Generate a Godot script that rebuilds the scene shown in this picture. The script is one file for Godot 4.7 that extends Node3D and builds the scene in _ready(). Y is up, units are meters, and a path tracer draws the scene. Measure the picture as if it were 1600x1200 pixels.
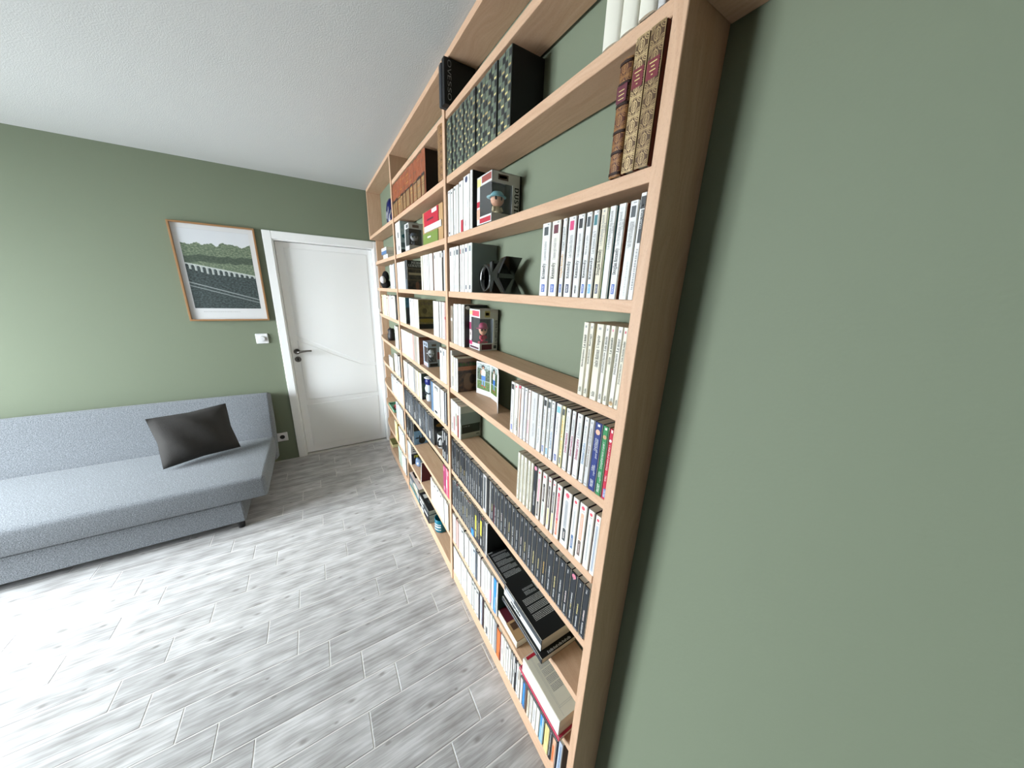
extends Node3D
# A green room with a long beech bookcase seen along its length. y up, metres. The bookcase stands against the plane x = 0, the door is in the wall z = -3.18.

const ROOM_LEFT := -3.8
const ROOM_BACK := 3.6
const FAR := -3.1807
const HIGH := 2.5
const FRONT := -0.1172          # front of the uprights
const LEDGE := -0.1117          # front of the shelves
const THICK := 0.0252
const SHELF := [2.475, 2.3303, 2.107, 1.8796, 1.654, 1.4262, 1.2007, 0.9709, 0.7463, 0.524, 0.2936, 0.0718]   # tops, from the top board down
const ROW := ["", "", "second", "third", "fourth", "fifth", "sixth", "seventh", "eighth", "ninth", "tenth", "bottom"]
const ORDINAL := ["first", "second", "third", "fourth", "fifth", "sixth", "seventh", "eighth", "ninth", "tenth", "eleventh", "twelfth", "thirteenth", "fourteenth", "fifteenth", "sixteenth", "seventeenth", "eighteenth", "nineteenth", "twentieth", "twenty-first", "twenty-second", "twenty-third", "twenty-fourth", "twenty-fifth", "twenty-sixth"]

var taken := {}
var palette := {}
var rng := RandomNumberGenerator.new()
var wood: StandardMaterial3D
var printed: StandardMaterial3D
var pages_material: StandardMaterial3D
var film: StandardMaterial3D
var fonts := {}

# colours of things, sRGB
const COLOR := {
	"white": "d4d3d0", "cream": "d2cab4", "ivory": "d4d0c5", "folio": "d3cebc", "pearl": "c2c0be", "paper": "cbcac6", "warm": "d6d0c6", "vellum": "d6d2c4", "blush": "d2c2bc", "ice": "c4ccd4", "mint": "bccabb",
	"grey": "8f8f8f", "pale": "bdbdba", "silver": "a9aaac", "slate": "4a525b", "graphite": "3c4044", "charcoal": "34373b", "coal": "24282d", "black": "101113", "ink": "18181c", "steelgrey": "50565c", "stone": "a8a096", "taupe": "8a7c6c", "fog": "a7b0bd", "mist": "6f7d80", "misty": "7f8c8c",
	"navy": "1d2a52", "royal": "20306e", "navyblack": "1a1a2a", "maroonblack": "2a161c", "cobalt": "2f55a8", "indigo": "4a559a", "violet": "5d64b0", "sky": "3d9ed4", "azure": "2f86d8", "denim": "4a6c96", "steel": "5f83a8", "skygrey": "7fa9bd", "lilac": "a9a6cc", "teal": "2c6a70", "darkteal": "16302f", "seafoam": "7ab0b8",
	"maroon": "5a1c28", "plum": "4a2236", "crimson": "b02034", "ruby": "b3203c", "rose": "b83a54", "magenta": "98345a", "fuchsia": "c23068", "blossom": "dc8094", "coral": "d8485a", "salmon": "dc7858", "peach": "d9a488", "brick": "8e4038", "brickpale": "c49a92", "rust": "944a26", "orange": "cf6a34", "amber": "c08a3c", "ochre": "a8842e", "straw": "c9b878", "gold": "c09a48", "lemon": "d3cc48", "butter": "ece2ac", "maize": "e6d288", "sand": "cdbf9c", "tan": "b08c62", "brown": "5c4030", "umber": "6a5850", "olive": "6c6838", "moss": "5a6030", "forest": "2c5a1c", "emerald": "2e7a48", "leaf": "6d7a5c", "stain": "b89868",
	"oxblood": "6a1622", "leather": "5c2a1a", "leatherdark": "2a1710", "gilt": "a8905a", "bronze": "86704c", "chequer": "626b5a", "twotone": "8a4a2c", "oldtan": "8a6844",
}


func _ready() -> void:
	var camera := Camera3D.new()
	camera.name = "camera"
	camera.fov = 101.626
	camera.near = 0.02
	camera.transform = Transform3D(Basis(Vector3(0.8513, 0.0390, 0.5233), Vector3(0.1147, 0.9593, -0.2580), Vector3(-0.5120, 0.2796, 0.8122)).orthonormalized(), Vector3(-0.6397, 1.6586, 0.2879))
	add_child(camera)
	camera.current = true

	var sky_material := ProceduralSkyMaterial.new()
	sky_material.sky_top_color = Color(0.62, 0.72, 0.86)
	sky_material.sky_horizon_color = Color(0.86, 0.89, 0.92)
	sky_material.ground_bottom_color = Color(0.34, 0.35, 0.33)
	sky_material.ground_horizon_color = Color(0.55, 0.56, 0.55)
	sky_material.sky_energy_multiplier = 1.0
	var sky := Sky.new()
	sky.sky_material = sky_material
	var air := Environment.new()
	air.background_mode = Environment.BG_SKY
	air.sky = sky
	air.tonemap_mode = Environment.TONE_MAPPER_LINEAR
	air.tonemap_exposure = 1.0
	air.sdfgi_enabled = true
	air.ssao_enabled = true
	air.ssil_enabled = true
	var world := WorldEnvironment.new()
	world.name = "surroundings"
	world.environment = air
	add_child(world)

	# the bright overcast sky over the terrace, which enters through the garden door in the left wall
	var daylight := AreaLight3D.new()
	daylight.name = "overcast_sky_over_terrace"
	daylight.area_size = Vector2(5.2, 4.6)
	daylight.light_color = Color(0.935, 0.972, 1.0)
	daylight.light_energy = 540.0
	daylight.area_normalize_energy = true
	daylight.shadow_enabled = true
	daylight.area_range = 20.0
	daylight.position = Vector3(-6.0, 2.7, -2.7)
	daylight.rotation = Vector3(0, -PI / 2, 0)
	daylight.rotate_object_local(Vector3.RIGHT, deg_to_rad(-24))
	add_child(daylight)

	make_materials()
	make_shell()
	make_floor()
	make_door()
	make_bookcase()
	make_sofa()
	make_wall_things()
	shelve_books()
	make_lying_books()
	make_shelf_things()


# ------------------------------------------------------------------ helpers

func numbered(called: String) -> String:
	var n: int = taken.get(called, 0)
	taken[called] = n + 1
	return called if n == 0 else "%s_%03d" % [called, n]


func paint(key: String, rough := 0.55) -> StandardMaterial3D:
	if not palette.has(key):
		var m := StandardMaterial3D.new()
		m.resource_name = key
		m.albedo_color = Color(COLOR[key])
		m.roughness = rough
		m.metallic_specular = 0.2 if Color(COLOR[key]).get_luminance() < 0.03 else 0.4
		palette[key] = m
	return palette[key]


func plain(r: float, g: float, b: float, rough := 0.6, metal := 0.0) -> StandardMaterial3D:
	var m := StandardMaterial3D.new()
	m.albedo_color = Color(r, g, b)
	m.roughness = rough
	m.metallic = metal
	return m


func begin() -> SurfaceTool:
	var st := SurfaceTool.new()
	st.begin(Mesh.PRIMITIVE_TRIANGLES)
	st.set_smooth_group(-1)
	return st


func put(st: SurfaceTool, called: String, m: Material, parent: Node3D = null) -> MeshInstance3D:
	st.generate_normals()
	return show_mesh(st.commit(), called, m, parent)


func show_mesh(mesh: Mesh, called: String, m: Material, parent: Node3D = null) -> MeshInstance3D:
	var o := MeshInstance3D.new()
	o.mesh = mesh
	o.material_override = m
	if parent == null:
		o.name = numbered(called)
		add_child(o)
	else:
		o.name = called
		parent.add_child(o, true)
	return o


func structure(o: Node3D) -> Node3D:
	o.set_meta("kind", "structure")
	return o


func thing(called: String, label: String, category: String, at := Vector3.ZERO, group := "") -> Node3D:
	var o := Node3D.new()
	o.name = numbered(called)
	add_child(o)
	o.position = at
	o.set_meta("label", label)
	o.set_meta("category", category)
	if group:
		o.set_meta("group", group)
	return o


# one flat polygon that faces along n, whatever the order of its points
func face(st: SurfaceTool, pts: Array, n: Vector3, uvs: Array = []) -> void:
	var turned: bool = (pts[1] - pts[0]).cross(pts[2] - pts[0]).dot(n) > 0.0
	for i in range(1, pts.size() - 1):
		for k in ([0, i + 1, i] if turned else [0, i, i + 1]):
			st.set_uv(uvs[k] if uvs.size() else Vector2.ZERO)
			st.add_vertex(pts[k])


# a chamfered box; wood grain runs along its longest side
func box(st: SurfaceTool, lo: Vector3, hi: Vector3, c := 0.0, shift := Vector2.ZERO) -> void:
	var mid := (lo + hi) / 2.0
	var h := (hi - lo) / 2.0
	c = minf(c, minf(h.x, minf(h.y, h.z)) * 0.9)
	var long := 0 if h.x >= h.y and h.x >= h.z else (1 if h.y >= h.z else 2)
	for a in 3:
		var b := (a + 1) % 3
		var d := (a + 2) % 3
		for s in [-1.0, 1.0]:
			var pts := []
			var uvs := []
			for q in [[-1, -1], [1, -1], [1, 1], [-1, 1]]:
				var v := Vector3.ZERO
				v[a] = s * h[a]
				v[b] = q[0] * (h[b] - c)
				v[d] = q[1] * (h[d] - c)
				pts.append(mid + v)
				var along: float = v[long] if long != a else v[b]
				var across: float = v[3 - a - long] if long != a else v[d]
				uvs.append(Vector2(along, across + 0.37 * a) + shift)
			var n := Vector3.ZERO
			n[a] = s
			face(st, pts, n, uvs)
	if c <= 0.0:
		return
	for a in 3:
		var b := (a + 1) % 3
		var d := (a + 2) % 3
		for s in [-1.0, 1.0]:
			for t in [-1.0, 1.0]:
				var pts := []
				var uvs := []
				for q in [[-1, 0], [1, 0], [1, 1], [-1, 1]]:
					var v := Vector3.ZERO
					v[a] = q[0] * (h[a] - c)
					v[b] = s * (h[b] - (c if q[1] else 0.0))
					v[d] = t * (h[d] - (0.0 if q[1] else c))
					pts.append(mid + v)
					uvs.append(Vector2(v[long], v[3 - a - long] if long != a else v[b]) + shift)
				var n := Vector3.ZERO
				n[b] = s
				n[d] = t
				face(st, pts, n, uvs)
	for x in [-1.0, 1.0]:
		for y in [-1.0, 1.0]:
			for z in [-1.0, 1.0]:
				var k := Vector3(x, y, z)
				face(st, [mid + k * Vector3(h.x, h.y - c, h.z - c), mid + k * Vector3(h.x - c, h.y, h.z - c), mid + k * Vector3(h.x - c, h.y - c, h.z)], k, [shift, shift, shift])


# a polygon in two axes pushed along the third; axis 0 = x, 1 = y, 2 = z; the polygon uses the two following axes in order
func prism(st: SurfaceTool, poly: PackedVector2Array, axis: int, from: float, to: float, hole := PackedVector2Array()) -> void:
	var b := (axis + 1) % 3
	var d := (axis + 2) % 3
	var lift := func(p: Vector2, s: float) -> Vector3:
		var v := Vector3.ZERO
		v[axis] = s
		v[b] = p.x
		v[d] = p.y
		return v
	var tri := Geometry2D.triangulate_polygon(poly)
	for s in [from, to]:
		var n := Vector3.ZERO
		n[axis] = -1.0 if s == from else 1.0
		for i in range(0, tri.size(), 3):
			var pts := []
			var uvs := []
			for k in 3:
				pts.append(lift.call(poly[tri[i + k]], s))
				uvs.append(poly[tri[i + k]])
			face(st, pts, n, uvs)
	var turn := 1.0 if not Geometry2D.is_polygon_clockwise(poly) else -1.0
	for i in poly.size():
		var p := poly[i]
		var q := poly[(i + 1) % poly.size()]
		var out2 := Vector2(q.y - p.y, p.x - q.x) * turn
		var n: Vector3 = lift.call(out2, 0.0)
		face(st, [lift.call(p, from), lift.call(q, from), lift.call(q, to), lift.call(p, to)], n, [Vector2(from, p.x), Vector2(from, q.x), Vector2(to, q.x), Vector2(to, p.x)])


func ring_points(count: int, a: float, b: float, mid := Vector2.ZERO) -> PackedVector2Array:
	var r := PackedVector2Array()
	for i in count:
		r.append(mid + Vector2(cos(TAU * i / count) * a, sin(TAU * i / count) * b))
	return r


# turned on a lathe round the y axis: profile points are (radius, height) from the bottom up along the outside
func lathe(st: SurfaceTool, profile: Array, at := Vector3.ZERO, count := 24, stretch := Vector3.ONE) -> void:
	st.set_smooth_group(0)
	for i in profile.size() - 1:
		var p: Vector2 = profile[i]
		var q: Vector2 = profile[i + 1]
		for k in count:
			var a := TAU * k / count
			var b := TAU * (k + 1) / count
			var p0 := at + Vector3(cos(a) * p.x, p.y, sin(a) * p.x) * stretch
			var p1 := at + Vector3(cos(b) * p.x, p.y, sin(b) * p.x) * stretch
			var q0 := at + Vector3(cos(a) * q.x, q.y, sin(a) * q.x) * stretch
			var q1 := at + Vector3(cos(b) * q.x, q.y, sin(b) * q.x) * stretch
			for v in [p0, q0, q1, p0, q1, p1]:
				st.set_uv(Vector2.ZERO)
				st.add_vertex(v)
	st.set_smooth_group(-1)


func ball(st: SurfaceTool, at: Vector3, r: Vector3, count := 16) -> void:
	var profile := []
	for i in count / 2 + 1:
		var a := -PI / 2 + PI * i / (count / 2)
		profile.append(Vector2(maxf(cos(a), 0.0), sin(a)))
	lathe(st, profile, at, count, r)


func tube(st: SurfaceTool, pts: Array, radii: Array, count := 10) -> void:
	st.set_smooth_group(0)
	var rings := []
	for i in pts.size():
		var dir: Vector3 = (pts[mini(i + 1, pts.size() - 1)] - pts[maxi(i - 1, 0)]).normalized()
		var side := dir.cross(Vector3.UP if absf(dir.y) < 0.9 else Vector3.RIGHT).normalized()
		var up := side.cross(dir)
		var ring := []
		for k in count:
			var a := TAU * k / count
			ring.append(pts[i] + (side * cos(a) + up * sin(a)) * radii[i])
		rings.append(ring)
	for i in pts.size() - 1:
		for k in count:
			var n: Vector3 = rings[i][k] - pts[i]
			var j := (k + 1) % count
			face(st, [rings[i][k], rings[i][j], rings[i + 1][j], rings[i + 1][k]], n + rings[i][j] - pts[i])
	for e in [0, pts.size() - 1]:
		var n: Vector3 = pts[0] - pts[1] if e == 0 else pts[-1] - pts[-2]
		face(st, rings[e], n)
	st.set_smooth_group(-1)


# a box with round edges and slightly swollen faces: cushions
func soft_box(st: SurfaceTool, lo: Vector3, hi: Vector3, r: float, swell := 0.0, frame := Transform3D(), parts := 8) -> void:
	st.set_smooth_group(0)
	var mid := (lo + hi) / 2.0
	var h := (hi - lo) / 2.0
	var shape := func(v: Vector3) -> Vector3:
		var inner := v.clamp(-(h - Vector3(r, r, r)), h - Vector3(r, r, r))
		var p := inner + (v - inner).normalized() * r if v != inner else v
		var k := Vector3(v.x / h.x, v.y / h.y, v.z / h.z)
		var bulge := Vector3((1 - k.y * k.y) * (1 - k.z * k.z) * k.x, (1 - k.x * k.x) * (1 - k.z * k.z) * k.y, (1 - k.x * k.x) * (1 - k.y * k.y) * k.z)
		return frame * (mid + p + bulge * swell)
	for a in 3:
		var b := (a + 1) % 3
		var d := (a + 2) % 3
		var us := steps(h[b], r, parts)
		var ws := steps(h[d], r, parts)
		for s in [-1.0, 1.0]:
			for i in us.size() - 1:
				for j in ws.size() - 1:
					var pts := []
					for q in [[i, j], [i + 1, j], [i + 1, j + 1], [i, j + 1]]:
						var v := Vector3.ZERO
						v[a] = s * h[a]
						v[b] = us[q[0]]
						v[d] = ws[q[1]]
						pts.append(shape.call(v))
					var n := Vector3.ZERO
					n[a] = s
					face(st, pts, frame.basis * n)
	st.set_smooth_group(-1)


func steps(h: float, r: float, parts: int) -> Array:
	var out := []
	for i in 5:
		out.append(-h + r * (1.0 - cos(PI / 2 * i / 4.0)))
	for i in range(1, parts):
		out.append(-h + r + (2 * h - 2 * r) * i / parts)
	for i in range(4, -1, -1):
		out.append(h - r * (1.0 - cos(PI / 2 * i / 4.0)))
	return out


func noise(seed_: int, frequency: float, octaves := 3) -> FastNoiseLite:
	var n := FastNoiseLite.new()
	n.noise_type = FastNoiseLite.TYPE_SIMPLEX_SMOOTH
	n.seed = seed_
	n.frequency = frequency
	n.fractal_octaves = octaves
	return n


func bumps(seed_: int, frequency: float, size := 256, octaves := 3) -> NoiseTexture2D:
	var t := NoiseTexture2D.new()
	t.width = size
	t.height = size
	t.seamless = true
	t.noise = noise(seed_, frequency, octaves)
	return t


func picture(im: Image) -> ImageTexture:
	return ImageTexture.create_from_image(im)


func textured(t: Texture2D, rough := 0.5) -> StandardMaterial3D:
	var m := StandardMaterial3D.new()
	m.albedo_texture = t
	m.roughness = rough
	return m


# ------------------------------------------------------------------ materials

func make_materials() -> void:
	# beech: streaks along u, fleck and slow drift, painted into one tile of 0.6 m by 0.3 m
	var w := 512
	var h := 256
	var im := Image.create(w, h, false, Image.FORMAT_RGB8)
	var slow := noise(3, 0.012, 2)
	var streak := noise(4, 0.05, 3)
	var fleck := noise(5, 0.22, 2)
	for y in h:
		for x in w:
			var a := TAU * x / w
			var cx := cos(a) * 24.0
			var cy := sin(a) * 24.0
			var bend := slow.get_noise_3d(cx, cy, y * 0.7) * 26.0
			var s := streak.get_noise_3d(cx * 0.35, cy * 0.35, (y + bend) * 2.2)
			var f := fleck.get_noise_3d(cx * 1.6, cy * 1.6, y * 3.0)
			var t := 0.5 + 0.42 * s + 0.16 * f
			var c := Color(0.735, 0.590, 0.475).lerp(Color(0.815, 0.680, 0.570), clampf(t, 0, 1))
			if f > 0.42:
				c = c.darkened(0.05)
			im.set_pixel(x, y, c)
	wood = textured(picture(im), 0.5)
	wood.resource_name = "beech"
	wood.uv1_scale = Vector3(1.7, 3.4, 1)
	wood.metallic_specular = 0.35

	printed = StandardMaterial3D.new()
	printed.resource_name = "printing ink"
	printed.vertex_color_use_as_albedo = true
	printed.roughness = 0.5

	var leafed := Image.create(64, 256, false, Image.FORMAT_RGB8)
	for x in 64:
		var v := 0.80 + 0.10 * rng.randf()
		for y in 256:
			leafed.set_pixel(x, y, Color(v, v * 0.965, v * 0.88))
	pages_material = textured(picture(leafed), 0.8)
	pages_material.resource_name = "paper edges"

	film = StandardMaterial3D.new()
	film.resource_name = "clear film"
	film.transparency = BaseMaterial3D.TRANSPARENCY_ALPHA
	film.albedo_color = Color(1, 1, 1, 0.06)
	film.roughness = 0.08

	for pair in [["serif", "Droid Serif", 700], ["sans", "Droid Sans", 400], ["bold", "Droid Sans", 700]]:
		var f := SystemFont.new()
		f.font_names = PackedStringArray([pair[1]])
		f.font_weight = pair[2]
		fonts[pair[0]] = f
	for key in ["gilt", "bronze"]:
		paint(key, 0.4).metallic = 0.25


func wall_paint() -> StandardMaterial3D:
	var m := StandardMaterial3D.new()
	m.resource_name = "sage green wall paint"
	m.albedo_color = Color(0.440, 0.474, 0.392)
	m.roughness = 0.75
	m.heightmap_enabled = false
	m.normal_enabled = true
	var t := bumps(21, 0.09, 256, 4)
	t.as_normal_map = true
	t.bump_strength = 2.0
	m.normal_texture = t
	m.normal_scale = 0.06
	m.uv1_triplanar = true
	m.uv1_world_triplanar = true
	m.uv1_scale = Vector3(4, 4, 4)
	return m


# ------------------------------------------------------------------ the room

func make_shell() -> void:
	var green := wall_paint()
	var st := begin()
	box(st, Vector3(-3.95, 0, FAR - 0.12), Vector3(-0.872, HIGH, FAR))
	box(st, Vector3(-0.872, 2.016, FAR - 0.12), Vector3(-0.086, HIGH, FAR))
	box(st, Vector3(-0.086, 0, FAR - 0.12), Vector3(0.12, HIGH, FAR))
	structure(put(st, "wall_far", green))
	st = begin()
	box(st, Vector3(0, 0, FAR), Vector3(0.12, HIGH, ROOM_BACK))
	structure(put(st, "wall_right", green))
	st = begin()
	box(st, Vector3(-3.95, 0, ROOM_BACK), Vector3(0.12, HIGH, ROOM_BACK + 0.12))
	structure(put(st, "wall_back", plain(0.22, 0.21, 0.19, 0.9)))
	# left wall with the opening of the garden door
	st = begin()
	box(st, Vector3(-3.92, 0, FAR), Vector3(ROOM_LEFT, HIGH, -2.80))
	box(st, Vector3(-3.92, 2.24, -2.80), Vector3(ROOM_LEFT, HIGH, -1.28))
	box(st, Vector3(-3.92, 0, -1.28), Vector3(ROOM_LEFT, HIGH, ROOM_BACK))
	structure(put(st, "wall_left", green))

	var plaster := plain(0.765, 0.77, 0.765, 0.9)
	plaster.resource_name = "white stippled ceiling"
	plaster.normal_enabled = true
	var t := bumps(31, 0.2, 256, 3)
	t.as_normal_map = true
	t.bump_strength = 5.0
	plaster.normal_texture = t
	plaster.normal_scale = 0.12
	plaster.uv1_triplanar = true
	plaster.uv1_world_triplanar = true
	plaster.uv1_scale = Vector3(3, 3, 3)
	st = begin()
	box(st, Vector3(-3.95, HIGH, FAR - 0.12), Vector3(0.12, HIGH + 0.15, ROOM_BACK + 0.12))
	structure(put(st, "ceiling", plaster))

	# the garden door in the left wall, out of the picture: white frame, two leaves of glass
	var frame := plain(0.85, 0.85, 0.84, 0.35)
	st = begin()
	for z in [-2.80, -2.065, -1.33]:
		box(st, Vector3(-3.90, 0, z), Vector3(-3.83, 2.24, z + 0.05), 0.004)
	box(st, Vector3(-3.90, 2.18, -2.80), Vector3(-3.83, 2.24, -1.28), 0.004)
	box(st, Vector3(-3.90, 0.0, -2.80), Vector3(-3.83, 0.07, -1.28), 0.004)
	var w := structure(put(st, "window_1", frame)) as Node3D
	for z in [[-2.75, -2.065], [-2.015, -1.33]]:
		st = begin()
		box(st, Vector3(-3.868, 0.07, z[0]), Vector3(-3.862, 2.18, z[1]))
		put(st, "pane", film, w)
	# paving outside, which the daylight crosses
	st = begin()
	box(st, Vector3(-14, -0.2, -12), Vector3(-3.92, -0.06, 9))
	structure(put(st, "trim_terrace", plain(0.55, 0.54, 0.51, 0.9)))


func make_floor() -> void:
	# joints: one slab of pale grout a little below the tiles
	var st := begin()
	box(st, Vector3(-3.95, -0.12, FAR - 0.12), Vector3(0.12, -0.0012, ROOM_BACK + 0.12))
	var grout := plain(0.80, 0.79, 0.77, 0.9)
	var slab := structure(put(st, "floor", grout)) as Node3D
	# one sheet of grey wood grain, windows of which are laid on the tiles
	var w := 1024
	var h := 1024
	var im := Image.create(w, h, false, Image.FORMAT_RGB8)
	var cloud := noise(41, 0.010, 3)
	var grain := noise(42, 0.030, 4)
	var fine := noise(43, 0.16, 2)
	var knots := []
	rng.seed = 77
	for i in 26:
		knots.append(Vector3(rng.randf() * w, rng.randf() * h, rng.randf_range(5, 12)))
	for y in h:
		for x in w:
			var bend := 0.0
			var dark := 0.0
			for k in knots:
				var dy: float = y - k.y
				if absf(dy) < 50.0:
					var dx: float = (x - k.x) * 0.5
					if absf(dx) < 50.0:
						var d: float = sqrt(dx * dx + dy * dy) / k.z
						bend += dy * exp(-d * d * 0.22) * 0.8
						dark += exp(-d * d * 2.6) * 0.7
			var c := cloud.get_noise_2d(x * 0.5, y * 1.3)
			var g := grain.get_noise_2d(x * 0.07, (y - bend) * 2.4 + c * 6.0)
			var f := fine.get_noise_2d(x * 0.07, (y - bend) * 2.0)
			var t := clampf(0.58 + 0.42 * g + 0.48 * c + 0.26 * f - dark * 1.2, 0.0, 1.0)
			im.set_pixel(x, y, Color(0.570, 0.557, 0.545).lerp(Color(0.800, 0.795, 0.790), t))
	var tile := textured(picture(im), 0.42)
	tile.resource_name = "grey wood-look tile"
	tile.metallic_specular = 0.4
	var tints := []
	for k in [1.0, 0.965, 1.035]:
		var m: StandardMaterial3D = tile.duplicate()
		m.albedo_color = Color(0.95 * k, 0.95 * k, 0.95 * k)
		tints.append(m)
	# shared tile shapes: the same size with other windows of the grain
	var shapes := []
	for i in 16:
		st = begin()
		var lo := Vector2(rng.randf_range(0.0, 0.5), rng.randf_range(0.0, 0.87))
		tile_shape(st, 0.5058 - 0.0042, 0.1283 - 0.0042, lo)
		st.generate_normals()
		shapes.append(st.commit())
	var zigzag := [0, 1, 2, 3, 4, 3, 2, 1]
	var pitch := 0.1283
	for r in range(-22, 16):
		var near := -0.582 + r * pitch
		if near - pitch < FAR - 0.002 and near < FAR + 0.02:
			continue
		if near > 1.2:
			continue
		var step: int = zigzag[posmod(r + 1, 8)]
		var first := -0.1285 - 0.1265 * (step - 1)
		var x := first + 0.5058 * 2
		while x > -3.8:
			var a := x - 0.5058
			if a < -0.005 and near > FAR:
				var cut_left := maxf(a + 0.0021, -3.79)
				var cut_right := minf(x - 0.0021, -0.002)
				var cut_far := maxf(near - pitch + 0.0021, FAR + 0.002)
				if cut_right - cut_left > 0.01:
					var o: MeshInstance3D
					if cut_right - cut_left > 0.5 and cut_far < near - pitch + 0.003:
						o = show_mesh(shapes[rng.randi() % shapes.size()], "tile", tints[rng.randi() % 3], slab)
					else:
						st = begin()
						tile_shape(st, cut_right - cut_left, near - 0.0021 - cut_far, Vector2(rng.randf_range(0.0, 0.5), rng.randf_range(0.0, 0.87)))
						o = put(st, "tile", tints[rng.randi() % 3], slab)
					o.position = Vector3(cut_left, 0, cut_far)
			x -= 0.5058


func tile_shape(st: SurfaceTool, long: float, wide: float, lo: Vector2) -> void:
	var c := 0.0012
	var at := func(x: float, z: float, y: float) -> Array:
		return [Vector3(x, y, z), lo + Vector2(x * 0.98, z * 0.98)]
	var a: Array = [at.call(c, c, 0), at.call(long - c, c, 0), at.call(long - c, wide - c, 0), at.call(c, wide - c, 0)]
	var b: Array = [at.call(0, 0, -c), at.call(long, 0, -c), at.call(long, wide, -c), at.call(0, wide, -c)]
	face(st, a.map(func(p): return p[0]), Vector3.UP, a.map(func(p): return p[1]))
	for i in 4:
		var j := (i + 1) % 4
		var n: Vector3 = Vector3.UP + [Vector3.FORWARD, Vector3.RIGHT, Vector3.BACK, Vector3.LEFT][i]
		face(st, [a[i][0], a[j][0], b[j][0], b[i][0]], n, [a[i][1], a[j][1], b[j][1], b[i][1]])


func make_door() -> void:
	var white := plain(0.93, 0.93, 0.925, 0.38)
	white.resource_name = "white door lacquer"
	white.metallic_specular = 0.45
	var st := begin()
	# casing
	box(st, Vector3(-0.930, 0, FAR), Vector3(-0.870, 2.0735, FAR + 0.014), 0.003)
	box(st, Vector3(-0.870, 2.012, FAR), Vector3(-0.089, 2.0735, FAR + 0.0138), 0.003)
	box(st, Vector3(-0.089, 0, FAR), Vector3(-0.032, 2.0735, FAR + 0.014), 0.003)
	# reveals and stop
	box(st, Vector3(-0.872, 0, FAR - 0.12), Vector3(-0.860, 2.012, FAR + 0.004), 0.001)
	box(st, Vector3(-0.098, 0, FAR - 0.12), Vector3(-0.086, 2.012, FAR + 0.004), 0.001)
	box(st, Vector3(-0.860, 2.003, FAR - 0.12), Vector3(-0.098, 2.014, FAR + 0.004), 0.001)
	var d: Node3D = structure(put(st, "door_1", white))
	st = begin()
	var zf := FAR - 0.042
	box(st, Vector3(-0.858, 0.009, zf - 0.04), Vector3(-0.100, 2.000, zf), 0.002)
	put(st, "door_leaf", white, d)
	# proud panels whose edges draw the grooves of the leaf
	var panels := [
		[Vector2(-0.800, 1.955), Vector2(-0.148, 1.955), Vector2(-0.148, 0.890), Vector2(-0.273, 0.918), Vector2(-0.400, 0.978), Vector2(-0.530, 1.048), Vector2(-0.660, 1.123), Vector2(-0.800, 1.196)],
		[Vector2(-0.800, 1.158), Vector2(-0.660, 1.085), Vector2(-0.530, 1.010), Vector2(-0.400, 0.946), Vector2(-0.292, 0.896), Vector2(-0.148, 0.866), Vector2(-0.148, 0.574), Vector2(-0.800, 0.568)],
		[Vector2(-0.800, 0.522), Vector2(-0.148, 0.530), Vector2(-0.148, 0.082), Vector2(-0.800, 0.078)],
	]
	for poly in panels:
		st = begin()
		var p := PackedVector2Array(poly)
		if Geometry2D.is_polygon_clockwise(p):
			p.reverse()
		var inner: PackedVector2Array = Geometry2D.offset_polygon(p, -0.007, Geometry2D.JOIN_MITER)[0]
		var groove: PackedVector2Array = Geometry2D.offset_polygon(p, -0.003, Geometry2D.JOIN_MITER)[0]
		bevelled_panel(st, p, groove, inner, zf)
		put(st, "door_panel", white, d)
	var steel := plain(0.50, 0.48, 0.46, 0.32, 0.95)
	steel.resource_name = "brushed steel"
	st = begin()
	disc(st, Vector3(-0.818, 1.052, zf), 0.026, 0.010)
	disc(st, Vector3(-0.818, 1.052, zf + 0.010), 0.012, 0.035)
	tube(st, [Vector3(-0.818, 1.052, zf + 0.045), Vector3(-0.800, 1.054, zf + 0.056), Vector3(-0.770, 1.060, zf + 0.060), Vector3(-0.735, 1.063, zf + 0.060), Vector3(-0.700, 1.062, zf + 0.058)], [0.0105, 0.0105, 0.0095, 0.009, 0.0085])
	put(st, "door_handle", steel, d)
	st = begin()
	disc(st, Vector3(-0.818, 0.978, zf), 0.026, 0.008)
	var plate := put(st, "lock_plate", steel, d)
	st = begin()
	disc(st, Vector3(-0.818, 0.983, zf + 0.0078), 0.0065, 0.0008)
	box(st, Vector3(-0.8205, 0.964, zf + 0.0078), Vector3(-0.8155, 0.983, zf + 0.0086))
	put(st, "keyhole", plain(0.02, 0.02, 0.02, 0.6), plate)
	# dark room behind the leaf
	st = begin()
	box(st, Vector3(-1.0, -0.1, FAR - 0.30), Vector3(0.1, 2.2, FAR - 0.14))
	structure(put(st, "trim_corridor", plain(0.2, 0.2, 0.2, 0.9)))
	st = begin()
	box(st, Vector3(-0.0905, 1.418, FAR + 0.0142), Vector3(-0.046, 1.455, FAR + 0.040), 0.006)
	box(st, Vector3(-0.082, 1.408, FAR + 0.0142), Vector3(-0.066, 1.420, FAR + 0.030), 0.003)
	var o := put(st, "door_stop", plain(0.86, 0.86, 0.85, 0.4))
	o.set_meta("label", "small white block fixed to the door casing beside the bookcase")
	o.set_meta("category", "door stop")


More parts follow.
